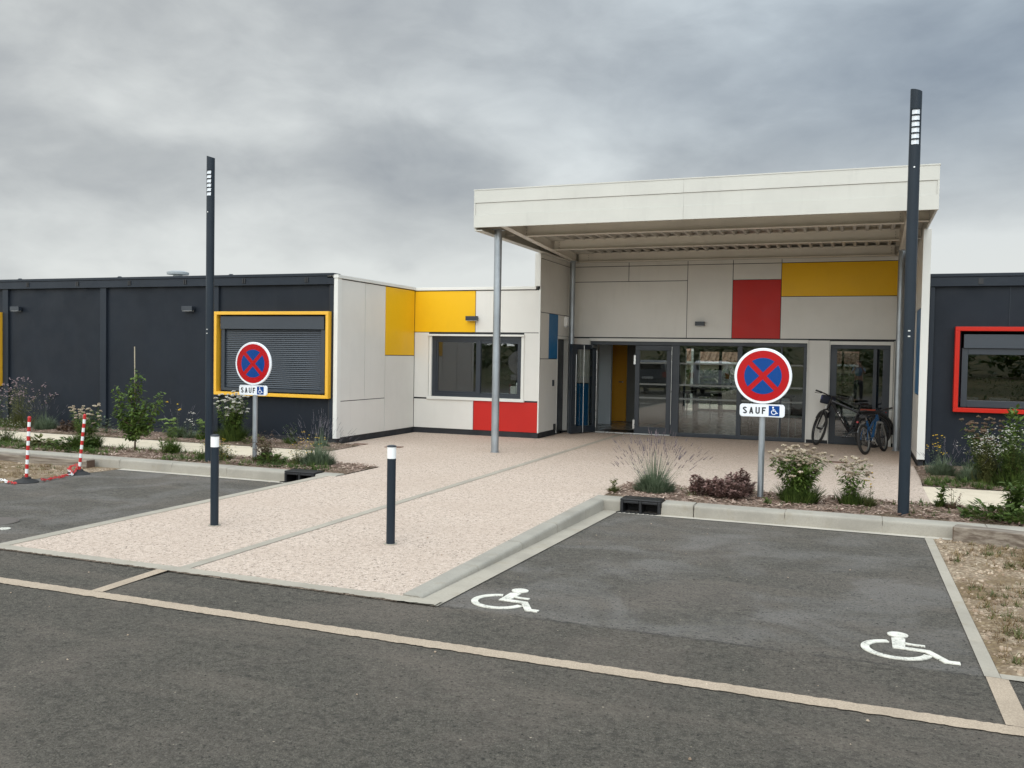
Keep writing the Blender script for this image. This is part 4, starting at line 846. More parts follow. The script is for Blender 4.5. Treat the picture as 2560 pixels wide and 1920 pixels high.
def road_sign(x, y, label):
    t = empty('road_sign', (x, y, 0), label, 'road sign', 'no stopping signs')
    fn = lambda u, v, h: (u, -h, v)
    p = MB().cyl((0, .045, -.05), (0, .045, 1.80), .037, n=24).build('post', M['galv'], t, smooth=True, local=True)
    MB().cyl((0, .045, 1.80), (0, .045, 1.815), .039, n=24).build('post_cap', M['black'], p, smooth=True, local=True)
    br = MB().box(-.05, .05, .012, .085, 1.30, 1.34).box(-.05, .05, .012, .085, 1.66, 1.70).box(-.05, .05, .012, .085, 1.07, 1.10); br.build('bracket', M['galv'], t, local=True)
    C = 1.505
    d = MB(); n = 64; prof = [(.318, -.012), (.335, -.010), (.335, .012), (.328, .018), (.318, .016)]; rings = prof
    for r_, h in rings: d.v += [(r_ * math.cos(2 * math.pi * i / n), -h, C + r_ * math.sin(2 * math.pi * i / n)) for i in range(n)]
    for k in range(len(rings) - 1):
        for i in range(n): j = (i + 1) % n; d.f.append((k * n + i, k * n + j, (k + 1) * n + j, (k + 1) * n + i))
    d.f.append(tuple(range(n))); d.f.append(tuple(4 * n + i for i in range(n))[::-1]); disc = d.build('disc', M['sign_white'], t, smooth=True, local=True)
    MB().prism([(.304 * math.cos(2 * math.pi * i / n), C + .304 * math.sin(2 * math.pi * i / n)) for i in range(n)], fn, .0165, .0185).build('red_field', M['sign_red'], disc, local=True)
    for k in range(4):                                  # four blue quadrants between the red diagonals
        rb, hb = .218, .030; pts = []; a0 = 90 * k
        # wedge centred on a0 direction, bounded by lines at +-45 deg offset hb
        c0 = hb * math.sqrt(2); apex = (c0, 0.0); th = 45 - math.degrees(math.asin(hb / rb))
        pts = [apex] + [(rb * math.cos(R(-th + 2 * th * i / 14)), rb * math.sin(R(-th + 2 * th * i / 14))) for i in range(15)]
        ca, sa = math.cos(R(a0)), math.sin(R(a0)); pts = [(ca * u - sa * v, C + sa * u + ca * v) for u, v in pts]
        MB().prism(pts, fn, .0190, .0205).build('blue_quarter', M['sign_blue'], disc, local=True)
    # plate
    w, z0, z1, r_ = .262, 1.012, 1.166, .035; pts = []
    for cx, cz, a in ((w - r_, z0 + r_, -90), (w - r_, z1 - r_, 0), (-w + r_, z1 - r_, 90), (-w + r_, z0 + r_, 180)): pts += [(cx + r_ * math.cos(R(a + 15 * i)), cz + r_ * math.sin(R(a + 15 * i))) for i in range(7)]
    pl = MB().prism(pts, fn, -.008, .014).build('plate', M['sign_white'], t, bevel=.003, local=True)
    ins = [(u * .965, (v - 1.089) * .90 + 1.089) for u, v in pts]; MB().ribbon(ins + [ins[0]], .0025, fn, .0142, .0148).build('plate_border', M['int_grey'], pl, local=True)
    L = MB(); h = .082; zb_ = 1.048; sw = .0155; w_ = .050; X = -.225; st = .0745; zz = lambda q: zb_ + q * h; ff = fn
    S_ = arc(w_ / 2, h * .745, w_ / 2 - sw / 2, 15, 270, 14, ry=h * .255 - sw / 2) + arc(w_ / 2, h * .255, w_ / 2 - sw / 2, 90, -165, 14, ry=h * .255 - sw / 2 + .0)
    S_ = arc(w_ / 2, h * .75, w_ / 2 - sw / 2, 20, 255, 12, ry=h * .25 - sw / 2) + arc(w_ / 2, h * .26, w_ / 2 - sw / 2, 75, -160, 12, ry=h * .26 - sw / 2)
    glyph = {'S': [S_], 'A': [[(0 + sw / 2, 0), (w_ / 2, h - .003)], [(w_ / 2, h - .003), (w_ - sw / 2, 0)], [(w_ * .2, h * .30), (w_ * .8, h * .30)]],
             'U': [[(sw / 2, h), (sw / 2, h * .28)] + arc(w_ / 2, h * .28, w_ / 2 - sw / 2, 180, 360, 10, ry=h * .28 - sw / 2) + [(w_ - sw / 2, h)]],
             'F': [[(sw / 2, 0), (sw / 2, h)], [(0, h - sw / 2), (w_ - .004, h - sw / 2)], [(sw / 2, h * .52), (w_ - .012, h * .52)]]}
    for i, ch in enumerate('SAUF'):
        b = MB()
        for k, s2 in enumerate(glyph[ch]): b.ribbon([(X + i * st + u, zb_ + v) for u, v in s2], sw, fn, .0142 + k * .0002, .0162 + k * .0002)
        b.build('letter', M['sign_black'], pl, local=True)
    bx = (.078, .203); bq = MB().prism([(bx[0], 1.028), (bx[1], 1.028), (bx[1], 1.150), (bx[0], 1.150)], fn, .0142, .0160).build('symbol_square', M['sign_blue'], pl, local=True)
    ox, oz = .137, 1.088; b = MB(); q = .0085
    b.prism([(ox - .010 + .010 * math.cos(2 * math.pi * i / 12), oz + .043 + .010 * math.sin(2 * math.pi * i / 12)) for i in range(12)], fn, .0162, .0175)
    b.ribbon([(ox - .010, oz + .032), (ox - .008, oz + .001), (ox + .018, oz + .001), (ox + .034, oz - .028), (ox + .048, oz - .024)], q, fn, .0162, .0177); b.ribbon([(ox - .009, oz + .017), (ox + .014, oz + .017)], q * .8, fn, .0164, .0179)
    b.ribbon([(u, v) for u, v in arc(ox - .001, oz - .015, .026, 130, 350, 18)], q, fn, .0163, .0178); b.build('wheelchair_symbol', M['sign_white'], pl, local=True)
    return t
road_sign(-8.77, 11.44, 'round red and blue no-stopping sign with wheelchair plate, before the shuttered window')
road_sign(-1.07, 11.06, 'round red and blue no-stopping sign with wheelchair plate, in front of the glazing')

def chain_post(x, y, lean, label):
    z = zasp(y); t = empty('chain_post', (x, y, z), label, 'post', 'red and white chain posts', rot=(0, lean, 0)); H = .87; n = 13; L = (H - .06) / n
    b = MB(); rr = [(.155, 0), (.155, .018), (.06, .055), (.05, .075)]; m = 12
    for r_, h in rr: b.v += [(r_ * math.cos(2 * math.pi * i / m), r_ * math.sin(2 * math.pi * i / m), h) for i in range(m)]
    for k in range(3):
        for i in range(m): j = (i + 1) % m; b.f.append((k * m + i, k * m + j, (k + 1) * m + j, (k + 1) * m + i))
    b.f.append(tuple(3 * m + i for i in range(m))); b.build('base', M['rubber'], t, local=True)
    p = MB().cyl((0, 0, .05), (0, 0, H - .005), .020, n=18).build('pole', M['band_white'], t, smooth=True, local=True)
    for k in range(0, n, 2): MB().cyl((0, 0, .06 + k * L), (0, 0, .06 + (k + 1) * L), .0208, n=18).build('red_band', M['tape_red'], p, smooth=True, local=True)
    MB().cyl((0, 0, H - .005), (0, 0, H + .012), .0235, .012, n=16).build('cap', M['tape_red'], t, smooth=True, local=True); return t
chain_post(-10.22, 8.60, 0.07, 'red and white chain post on a black foot, nearer of the two'); chain_post(-10.40, 9.62, 0.13, 'leaning red and white chain post on a black foot, by the sleeper')
def chain(pts, label, pattern):
    t = empty('plastic_chain', (pts[0][0], pts[0][1], 0), label, 'chain', 'plastic chains on the ground'); P = [Vector(p) for p in pts]; d = 0; step = .030; bs = {'red_links': MB(), 'white_links': MB()}; k = 0
    for i in range(len(P) - 1):
        L = (P[i + 1] - P[i]).length; u = (P[i + 1] - P[i]).normalized()
        while d < L:
            c = P[i] + u * d; side = Vector((-u.y, u.x, 0)) if k % 2 else Vector((-u.y * .3, u.x * .3, .95)).normalized(); c = c + Vector((random.uniform(-.012, .012), random.uniform(-.012, .012), abs(random.gauss(0, .006))))
            key = 'red_links' if pattern(k) else 'white_links'; q = MB().torus((0, 0, 0), (1, 0, 0), (0, 1, 0), .014, .0045, 10, 5)
            w = u.cross(side); bs[key].add([c + u * (x * 1.55) + side * y + w * z for x, y, z in q.v], q.f); d += step; k += 1
        d -= L
    for key, m in (('red_links', 'tape_red'), ('white_links', 'band_white')):
        if bs[key].v: tag(bs[key].build(key, M[m], t, smooth=True), kind='stuff')
def zg(x, y): return (x, y, zasp(y) + .022)
chain([zg(-10.98, 8.35), zg(-10.8, 8.48), zg(-10.65, 8.40), zg(-10.5, 8.50), zg(-10.38, 8.42), zg(-10.2, 8.36), zg(-10.1, 8.37)], 'red and white plastic chain lying left of the nearer post', lambda k: not 16 < k < 27)
chain([zg(-10.1, 8.75), zg(-10.12, 8.9), zg(-10.2, 9.0), zg(-10.18, 9.15), zg(-10.28, 9.25), zg(-10.3, 9.4), zg(-10.36, 9.46), (-10.44, 9.47, -.03), (-10.48, 9.56, 0.0), (-10.42, 9.60, .02), (-10.37, 9.55, -.03), zg(-10.34, 9.45), (-10.44, 9.50, -.02), (-10.50, 9.58, -.01)], 'red plastic chain lying between the two posts and looped on the farther foot', lambda k: not 22 < k < 30)

# ================================================================== BICYCLES
def bicycle(loc, yaw, leanx, wr, wb, col, label, steer, big):
    t = empty('bicycle', loc, label, 'bicycle', 'bicycles parked under the canopy'); t.rotation_mode = 'XYZ'
    t.matrix_world = Matrix.Translation(loc) @ Matrix.Rotation(yaw, 4, 'Z') @ Matrix.Rotation(leanx, 4, 'X')
    s = wr / .35; F = M[col]; K = M['bike_black']
    rear = Vector((0, 0, wr)); front = Vector((wb, 0, wr)); bbk = Vector((.43 * s, 0, wr - .06 * s)); ha = Vector((-.30, 0, .954)).normalized()
    hb = front + Vector((-.055 * s, 0, 0)) + ha * (.47 * s if big else .44 * s); ht = hb + ha * (.17 * s if big else .13 * s); st = bbk + Vector((-.15 * s, 0, .42 * s))
    def wheel(c, name, X=Vector((1, 0, 0)), Z=Vector((0, 0, 1))):
        w = MB().torus(c, X, Z, wr - .026, .026 if big else .028, 44, 10).build(name, M['rubber'], t, smooth=True, local=True)
        MB().torus(c, X, Z, wr - .055, .010, 44, 6, flat=1.3).build('rim', M['rim_grey'] if not big else M['bike_black'], w, smooth=True, local=True)
        b = MB(); N = X.cross(Z).normalized()
        for i in range(28):
            a = 2 * math.pi * i / 28; d = X * math.cos(a) + Z * math.sin(a); b.cyl(c + N * (.028 if i % 2 else -.028), c + d * (wr - .058), .0011, n=3, caps=False)
        b.build('spokes', M['chrome'], w, local=True); MB().cyl(c - N * .04, c + N * .04, .022, n=12).build('hub', K, w, smooth=True, local=True)
        if big: MB().cyl(c + N * .030, c + N * .033, .085, n=24).build('brake_disc', M['steel'], w, local=True)
        return w
    wheel(rear, 'wheel')
    A = Matrix.Translation(hb) @ Matrix.Rotation(steer, 4, ha) @ Matrix.Translation(-hb); R3 = A.to_3x3()
    wheel(A @ front, 'wheel', R3 @ Vector((1, 0, 0)), R3 @ Vector((0, 0, 1)))
    fb = MB(); r = .019 if not big else .023
    fb.tube([ht - ha * .03, bbk], r * 1.35); 
    if big: fb.tube([ht - ha * .02, (ht + st) / 2 + Vector((0, 0, -.01)), st + Vector((0, 0, .0))], r * 1.1)
    else: fb.tube([ht - ha * .05, (ht + st) / 2 + Vector((0, 0, -.07)), bbk + (st - bbk) * .62], r)
    fb.tube([bbk, st + (st - bbk) * .18], r * .95); fb.tube([hb - ha * .01, ht + ha * .01], r * 1.3, 10)
    for sy in (-1, 1):
        fb.tube([bbk + Vector((-.02, sy * .025, 0)), rear + Vector((.12, sy * .055, .0)), rear + Vector((0, sy * .06, 0))], r * .5, 6); fb.tube([st + Vector((0, sy * .02, -.02)), rear + Vector((.05, sy * .055, .12)), rear + Vector((0, sy * .06, 0))], r * .45, 6)
    frm = fb.build('frame', F, t, smooth=True, local=True)
    # white strokes on the down tube
    if big:
        d = (bbk - ht).normalized(); up = Vector((d.z, 0, -d.x)); up = up if up.z > 0 else -up; c0 = ht + (bbk - ht) * .38; b = MB(); fn = lambda u, v, h: c0 + d * u + up * v + Vector((0, h, 0))
        for sgn in (1, -1):
            for pts in ([(0, .018), (0, -.016)], [(.03, -.016), (.05, .016), (.07, -.014), (.09, .014)], [(.14, 0), (.23, 0)]): b.ribbon(pts, .007, fn, sgn * (r * 1.37), sgn * (r * 1.42))
        b.build('frame_lettering', M['band_white'], frm, local=True)
    else:
        d = (bbk - ht).normalized(); c0 = ht + (bbk - ht) * .25; b = MB(); up = Vector((d.z, 0, -d.x)); fn = lambda u, v, h: c0 + d * u + up * v + Vector((0, h, 0))
        for sgn in (1, -1): b.ribbon([(0, 0), (.12, 0)], .006, fn, sgn * (r * 1.37), sgn * (r * 1.42))
        b.build('frame_lettering', M['band_white'], frm, local=True)
    fk = MB(); fk.tube([hb, hb - ha * .05], .02)
    for sy in (-1, 1): fk.tube([hb - ha * .05, hb - ha * .07 + Vector((0, sy * .06, 0)), front + ha * .2 + Vector((-.03, sy * .06, 0)), front + Vector((0, sy * .058, 0))], [.018, .019, .017, .012], 8)
    fk.v = [tuple(A @ Vector(v)) for v in fk.v]; fk.build('fork', K if big else M['rim_grey'], t, smooth=True, local=True)
    stem = ht + ha * .05 + Vector((.06 * s, 0, .02)); bw_ = .33 if big else .29
    hbm = MB().tube([ht, ht + ha * .05, stem], .015).tube([stem + Vector((-.05, -bw_, .03)), stem + Vector((-.01, -.15, .02)), stem + Vector((0, -.05, 0)), stem + Vector((0, .05, 0)), stem + Vector((-.01, .15, .02)), stem + Vector((-.05, bw_, .03))], .012)
    hbm.v = [tuple(A @ Vector(v)) for v in hbm.v]; hbo = hbm.build('handlebar', K, t, smooth=True, local=True)
    for sy in (-1, 1):
        gpm = MB().tube([stem + Vector((-.033, sy * (bw_ - .12), .025)), stem + Vector((-.05, sy * (bw_ + .01), .031))], .017); gpm.tube([stem + Vector((.0, sy * (bw_ - .14), .015)), stem + Vector((.045, sy * (bw_ - .08), .0)), stem + Vector((.03, sy * (bw_ - .01), -.005))], .006, 6)
        gpm.v = [tuple(A @ Vector(v)) for v in gpm.v]; gpm.build('grip', M['rubber'], hbo, smooth=True, local=True)
    sp = st + (st - bbk).normalized() * (.16 if big else .12); MB().tube([st, sp], .013).build('seat_post', M['rim_grey'] if not big else K, t, smooth=True, local=True)
    sb = MB(); secs = [(-.13, .075, .0), (-.09, .085, .012), (-.02, .06, .01), (.06, .03, .004), (.13, .018, -.008)]; m = 10
    for u, w, zz in secs: sb.v += [(sp.x + u, w * math.cos(2 * math.pi * k / m), sp.z + .02 + zz + .026 * math.sin(2 * math.pi * k / m)) for k in range(m)]
    for i in range(4):
        for k in range(m): sb.f.append((i * m + k, i * m + (k + 1) % m, (i + 1) * m + (k + 1) % m, (i + 1) * m + k))
    sb.f += [tuple(range(m)), tuple(4 * m + k for k in reversed(range(m)))]; sb.build('saddle', K, t, smooth=True, local=True)
    cr = MB().torus(bbk + Vector((0, -.045, 0)), (1, 0, 0), (0, 0, 1), .075 * s, .006, 28, 6).cyl(bbk + Vector((0, -.06, 0)), bbk + Vector((0, .06, 0)), .02, n=12); cr.tube([bbk + Vector((0, -.06, 0)), bbk + Vector((.10 * s, -.075, -.12 * s))], .010, 6); cr.tube([bbk + Vector((0, .06, 0)), bbk + Vector((-.10 * s, .075, .12 * s))], .010, 6); cro = cr.build('crankset', M['steel'] if not big else M['anth'], t, smooth=True, local=True)
    for e_, sy in ((Vector((.10 * s, -.115, -.12 * s)), 0), (Vector((-.10 * s, .115, .12 * s)), 0)): MB().obox(bbk + e_, (.045, 0, 0), (0, .035, 0), (0, 0, .009)).build('pedal', K, cro, local=True)
    ch = MB(); ch.tube([bbk + Vector((0, -.045, .072 * s)), rear + Vector((0, -.045, .035)), ], .004, 5).tube([bbk + Vector((0, -.045, -.072 * s)), rear + Vector((0, -.045, -.035))], .004, 5); ch.torus(rear + Vector((0, -.045, 0)), (1, 0, 0), (0, 0, 1), .035, .008, 18, 5); ch.build('chain', M['rim_grey'], t, local=True)
    if big:
        MB().torus(rear, (1, 0, 0), (0, 0, 1), wr + .025, .024, 26, 6, R(5), R(190), flat=1.3).build('mudguard', K, t, smooth=True, local=True)
        mg = MB().torus(front, (1, 0, 0), (0, 0, 1), wr + .02, .022, 18, 6, R(35), R(140), flat=1.3); mg.v = [tuple(A @ Vector(v)) for v in mg.v]; mg.build('mudguard', K, t, smooth=True, local=True)
        zr_ = 2 * wr + .05; rk = MB()
        for sy in (-.06, .06): rk.tube([(-.20, sy, zr_), (.24, sy, zr_)], .006, 6); rk.tube([(-.16, sy, zr_), (0, sy * 1.2, wr + .02)], .005, 6); rk.tube([(-.02, sy, zr_), (0, sy * 1.2, wr + .02)], .005, 6)
        for xx in (-.19, -.02, .2): rk.tube([(xx, -.06, zr_), (xx, .06, zr_)], .005, 6)
        rko = rk.build('luggage_rack', K, t, smooth=True, local=True); MB().obox((.10, 0, zr_ + .018), (.14, 0, .0), (0, .045, 0), (0, 0, .011)).build('red_strap', M['strap'], rko, bevel=.006, local=True); MB().cyl((-.22, 0, zr_ - .02), (-.235, 0, zr_ - .02), .014, n=12).build('rear_light', M['car_light'], rko, local=True)
        c = stem + Vector((.13, 0, -.08)); bg = MB().obox(c, (.07, 0, 0), (0, .13, 0), (0, 0, .085)); bg.v = [tuple(A @ Vector(v)) for v in bg.v]; bgo = bg.build('handlebar_bag', M['bag'], t, bevel=.02, local=True)
        for sx in (.0715, ): q = MB().obox(c + Vector((sx, 0, .02)), (.002, 0, 0), (0, .05, 0), (0, 0, .04)); q.obox(c + Vector((0, .1315, .02)), (.03, 0, 0), (0, .002, 0), (0, 0, .035)); q.v = [tuple(A @ Vector(v)) for v in q.v]; q.build('patch', M['bag_patch'], bgo, local=True)
        hl = MB().cyl(hb + Vector((.06, 0, .0)), hb + Vector((.11, 0, -.005)), .022, .03, n=12); hl.v = [tuple(A @ Vector(v)) for v in hl.v]; hl.build('headlight', M['band_white'], t, smooth=True, local=True)
        MB().tube([bbk + Vector((-.05, .03, 0)), bbk + Vector((-.18, .12, -wr + .09))], .009, 6).build('kickstand', K, t, local=True)
        bm = MB().obox(ht + (bbk - ht) * .55 + Vector((.0, 0, -.005)), tuple((bbk - ht).normalized() * .17), (0, .032, 0), tuple(Vector(((bbk - ht).normalized().z, 0, -(bbk - ht).normalized().x)) * .032)); bm.build('battery', K, frm, bevel=.01, local=True)
    else:
        q = MB().torus(A @ (front + Vector((0, 0, 0))), R3 @ Vector((1, 0, 0)), R3 @ Vector((0, 0, 1)), wr + .012, .012, 12, 6, R(60), R(120), flat=1.6).build('brake_arch', M['rim_grey'], t, smooth=True, local=True)
        MB().torus(rear, (1, 0, 0), (0, 0, 1), wr + .012, .007, 10, 5, R(95), R(150)).build('reflector_bracket', M['steel'], t, local=True); MB().cyl((-.20, 0, wr * 2 + .05), (-.225, 0, wr * 2 + .055), .018, n=12).build('reflector', M['car_light'], t, local=True)
    return t
# black bicycle: faces left (-X), front wheel turned towards the wall
bicycle((.29, 18.93, 0), math.pi, R(-9), .345, 1.03, 'bike_black', 'black bicycle with handlebar bag and red-strapped rack leaning at the dark glazed door', R(-72), True)
bicycle((.155, 17.45, 0), math.atan2(.80, .33), R(-7), .275, .87, 'bike_blue', 'small blue bicycle parked against the right canopy column', R(6), False)

# ================================================================== PLANTS
def V3(*a): return np.array(a, float)
class Pl:
    """collects leaf-sized faces"""
    def __init__(s): s.v = []; s.f = []
    def quad(s, a, b, c, d): o = len(s.v); s.v += [tuple(a), tuple(b), tuple(c), tuple(d)]; s.f.append((o, o + 1, o + 2, o + 3))
    def blade(s, p, az, tilt, L, w, droop=0.5, n=3):
        """bent blade from base p; tilt from vertical"""
        o = len(s.v); x, y, z = p; tx, ty = -math.sin(az), math.cos(az); ang = tilt
        for i in range(n + 1):
            ww = w * (1 - (i / n) ** 1.5) * .5 + (0.0008 if i == n else 0)
            s.v += [(x - tx * ww, y - ty * ww, z), (x + tx * ww, y + ty * ww, z)]
            st = L / n; x += math.sin(ang) * math.cos(az) * st; y += math.sin(ang) * math.sin(az) * st; z += math.cos(ang) * st; ang += droop / n
        for i in range(n): s.f.append((o + 2 * i, o + 2 * i + 1, o + 2 * i + 3, o + 2 * i + 2))
        return (x, y, z)
    def leaf(s, p, L, w, az=None, el=None):
        az = random.uniform(0, 6.283) if az is None else az; el = random.uniform(-.3, .9) if el is None else el; u = np.array([math.cos(az) * math.cos(el), math.sin(az) * math.cos(el), math.sin(el)]); sd_ = np.array([-math.sin(az), math.cos(az), random.uniform(-.4, .4)]); sd_ /= np.linalg.norm(sd_)
        p = np.array(p); up = np.cross(u, sd_); o = len(s.v); s.v += [tuple(p), tuple(p + u * L * .45 + sd_ * w / 2 + up * w * .12), tuple(p + u * L), tuple(p + u * L * .45 - sd_ * w / 2 + up * w * .12)]; s.f.append((o, o + 1, o + 2, o + 3))
    def rod(s, a, b, r):
        a, b = np.array(a), np.array(b); d = b - a; d = d / (np.linalg.norm(d) + 1e-9); q = np.cross(d, [0.3, 1, .2]); q /= np.linalg.norm(q); w = np.cross(d, q); o = len(s.v)
        for c, rr in ((a, r), (b, r * .7)):
            for k in range(3): t = 2.094 * k; s.v.append(tuple(c + (q * math.cos(t) + w * math.sin(t)) * rr))
        for k in range(3): s.f.append((o + k, o + (k + 1) % 3, o + 3 + (k + 1) % 3, o + 3 + k))
    def puff(s, c, r, flat=1.0, n=6):
        """tiny faceted clump (flower, bud)"""
        c = np.array(c); o = len(s.v); s.v.append((c[0], c[1], c[2] + r * flat))
        for k in range(n): t = 6.283 * k / n; s.v.append((c[0] + r * math.cos(t) * random.uniform(.8, 1.1), c[1] + r * math.sin(t) * random.uniform(.8, 1.1), c[2] + random.uniform(-.1, .1) * r))
        s.v.append((c[0], c[1], c[2] - r * flat * .6))
        for k in range(n): j = (k + 1) % n; s.f += [(o, o + 1 + k, o + 1 + j), (o + n + 1, o + 1 + j, o + 1 + k)]
    def spike(s, a, d, L, r, n=4):
        a, d = np.array(a), np.array(d); d = d / np.linalg.norm(d)
        for i in range(n): s.puff(a + d * L * i / (n - 1 + 1e-9), r * (1 - .35 * i / n) * random.uniform(.85, 1.15), 1.3, 4)
    def build(s, name, m, parent):
        if not s.v: return None
        off = root_loc(parent); me = bpy.data.meshes.new(name); me.from_pydata([(a - off.x, b - off.y, c - off.z) for a, b, c in s.v], [], s.f); me.materials.append(G[m]); o = bpy.data.objects.new(name, me); COL.objects.link(o); o.parent = parent
        if parent is not None: o['kind'] = 'stuff'
        return o
rr = random.uniform
def plant(name, x, y, label, cat, group=None): return empty(name, (x, y, .02), label, cat, group)
def tuft(P, x, y, z, n, L, w=.008, spread=.9, droop=.9):
    for _ in range(n): a = rr(0, 6.283); P.blade((x + rr(-.02, .02), y + rr(-.02, .02), z), a, rr(.05, spread), L * rr(.5, 1.1), w * rr(.7, 1.2), droop * rr(.4, 1.3), 3)
def lavender(x, y, R_, H, label, n=90, sm='purple', lm='grey', base=.16, spL=.06):
    t = plant('lavender', x, y, label, 'lavender', 'lavender plants'); F, S_, B = Pl(), Pl(), Pl()
    for _ in range(int(1100 * R_ / .4)):
        a = rr(0, 6.283); q = math.sqrt(rr(0, 1)); rb = R_ * .50 * q; L = base * rr(.45, 1.1) * (1 - .45 * q * q); p = (x + rb * math.cos(a), y + rb * .8 * math.sin(a), .01 + base * .5 * (1 - q * q) * rr(0, 1)); F.blade(p, a + rr(-.7, .7), rr(.1, .6) + q * .35, L, .010, rr(-.1, .5), 2)
    for _ in range(n):
        a = rr(0, 6.283); q = min(1.0, rr(0, 1) ** .85); tm = math.atan2(R_, H * .55); tl = q * tm; L = math.hypot(H * (1 - .42 * q * q), R_ * q) * rr(.62, 1.0)
        e_ = S_.blade((x + .22 * R_ * q * math.cos(a), y + .22 * R_ * q * math.sin(a), .03), a, tl * .85, L, .0075, tl * .3, 3); d = (math.sin(tl) * math.cos(a), math.sin(tl) * math.sin(a), math.cos(tl)); B.spike(e_, d, spL * rr(.6, 1.25), .0068, 6)
    F.build('foliage', lm, t); S_.build('stems', 'grey', t); B.build('flower_spikes', sm, t); return t
def yarrow(x, y, R_, H, label, heads=26, fm='cream', lm='green', dens=1.0, cat='yarrow'):
    t = plant('yarrow', x, y, label, cat, 'flat-headed flowering plants'); F, S_, B, LF = Pl(), Pl(), Pl(), Pl()
    for _ in range(int(420 * dens)):
        a = rr(0, 6.283); q = R_ * .55 * math.sqrt(rr(0, 1)); F.blade((x + q * math.cos(a), y + q * math.sin(a), .02), a + rr(-.8, .8), rr(.1, .8), H * .46 * rr(.5, 1.1), .014, rr(.1, .9), 3)
    for _ in range(heads):
        a = rr(0, 6.283); q = min(1, abs(random.gauss(.5, .28))); tl = q * math.atan2(R_, H); L = H * rr(.58, 1.0); e_ = S_.blade((x + rr(-.05, .05) * R_ * 3, y + rr(-.05, .05) * R_ * 3, .03), a, tl * .8, L, .006, tl * .5, 4)
        for k in range(int(13 * dens)):
            f = rr(.3, .92); p = (x + (e_[0] - x) * f, y + (e_[1] - y) * f, .03 + (e_[2] - .03) * f); LF.leaf(p, rr(.06, .115), .021, a + rr(-1.6, 1.6), rr(-.7, .6))
        hr = rr(.018, .040)
        for k in range(16): b = rr(0, 6.283); g_ = hr * math.sqrt(rr(0, 1)); B.puff((e_[0] + g_ * math.cos(b), e_[1] + g_ * math.sin(b), e_[2] + rr(-.006, .008) - g_ * .18), rr(.010, .016), 1.1, 5); 
        for k in range(4): b = rr(0, 6.283); S_.rod((e_[0], e_[1], e_[2] - .03), (e_[0] + hr * .6 * math.cos(b), e_[1] + hr * .6 * math.sin(b), e_[2] - .006), .0015)
    F.build('foliage', lm, t); LF.build('stem_leaves', 'bright', t); S_.build('stems', 'olive', t); B.build('flower_heads', fm, t); return t
def sedum(x, y, R_, H, label, n=26, lm='sedum'):
    t = plant('sedum', x, y, label, 'sedum', 'reddish low plants'); F, S_ = Pl(), Pl()
    for _ in range(n):
        a = rr(0, 6.283); q = R_ * math.sqrt(rr(0, 1)); h = H * rr(.45, 1.0) * (1 - .35 * q / R_); bx, by = x + q * math.cos(a), y + q * .7 * math.sin(a); S_.rod((x + (bx - x) * .6, y + (by - y) * .6, .02), (bx, by, h), .004)
        for k in range(34): f = rr(.25, 1.02) ** .7; p = (x + (bx - x) * (.6 + .4 * f) + rr(-.012, .012), y + (by - y) * (.6 + .4 * f) + rr(-.012, .012), h * f); F.leaf(p, rr(.036, .060), rr(.024, .036))
    F.build('foliage', lm, t); S_.build('stems', 'brown', t); return t
def flowers(x, y, R_, H, label, name, n=30, fm='whitef', lm='green', fs=.012, leaves=12, lsize=.035, dens=1.0, cat='flowering plant', group=None, lean=0.0):
    """loose stems with leaves and a scatter of small blossoms"""
    t = plant(name, x, y, label, cat, group); F, S_, B = Pl(), Pl(), Pl()
    for _ in range(int(190 * dens)): a = rr(0, 6.283); q = R_ * .6 * math.sqrt(rr(0, 1)); F.blade((x + q * math.cos(a), y + q * math.sin(a), .02), a + rr(-.8, .8), rr(.1, .9), H * .42 * rr(.5, 1.1), .014, rr(.2, .9), 3)
    for _ in range(n):
        a = rr(0, 6.283); q = min(1.1, abs(random.gauss(.5, .33))); tl = q * math.atan2(R_, H) * 1.1; L = H * rr(.55, 1.02); e_ = S_.blade((x + rr(-.1, .1) * R_, y + rr(-.1, .1) * R_, .03), a, tl * .7, L, .0055, tl * .7 + lean, 4)
        for k in range(int(leaves * dens)): f = rr(.12, .95); p = (x + (e_[0] - x) * f + rr(-.01, .01), y + (e_[1] - y) * f, .03 + (e_[2] - .03) * f); F.leaf(p, lsize * rr(.9, 1.6), lsize * .52, a + rr(-2, 2), rr(-.6, .8))
        if fm:
            for k in range(random.choice((1, 2, 3))): B.puff((e_[0] + rr(-.03, .03), e_[1] + rr(-.03, .03), e_[2] + rr(-.05, .01)), fs * rr(.7, 1.2), .6, 6)
    F.build('foliage', lm, t); S_.build('stems', 'olive', t); B.build('blossoms', fm, t) if fm else None; return t
def broadleaf(x, y, R_, H, label, n=150, L=.10, lm='green', name='leafy_plant', cat='plant', squash=.6):
    t = plant(name, x, y, label, cat, 'leafy weeds'); F = Pl(); S_ = Pl()
    for _ in range(n):
        a = rr(0, 6.283); q = math.sqrt(rr(0, 1)); h = H * rr(.15, 1) * (1 - .55 * q * q); p = (x + q * R_ * math.cos(a), y + q * R_ * squash * math.sin(a), .02 + h); F.leaf(p, L * rr(.6, 1.2), L * rr(.35, .55), a + rr(-1, 1), rr(-.3, .7))
        if random.random() < .4: S_.rod((x + (p[0] - x) * .5, y + (p[1] - y) * .5, .02), p, .003)
    F.build('foliage', lm, t); S_.build('stems', 'olive', t); return t

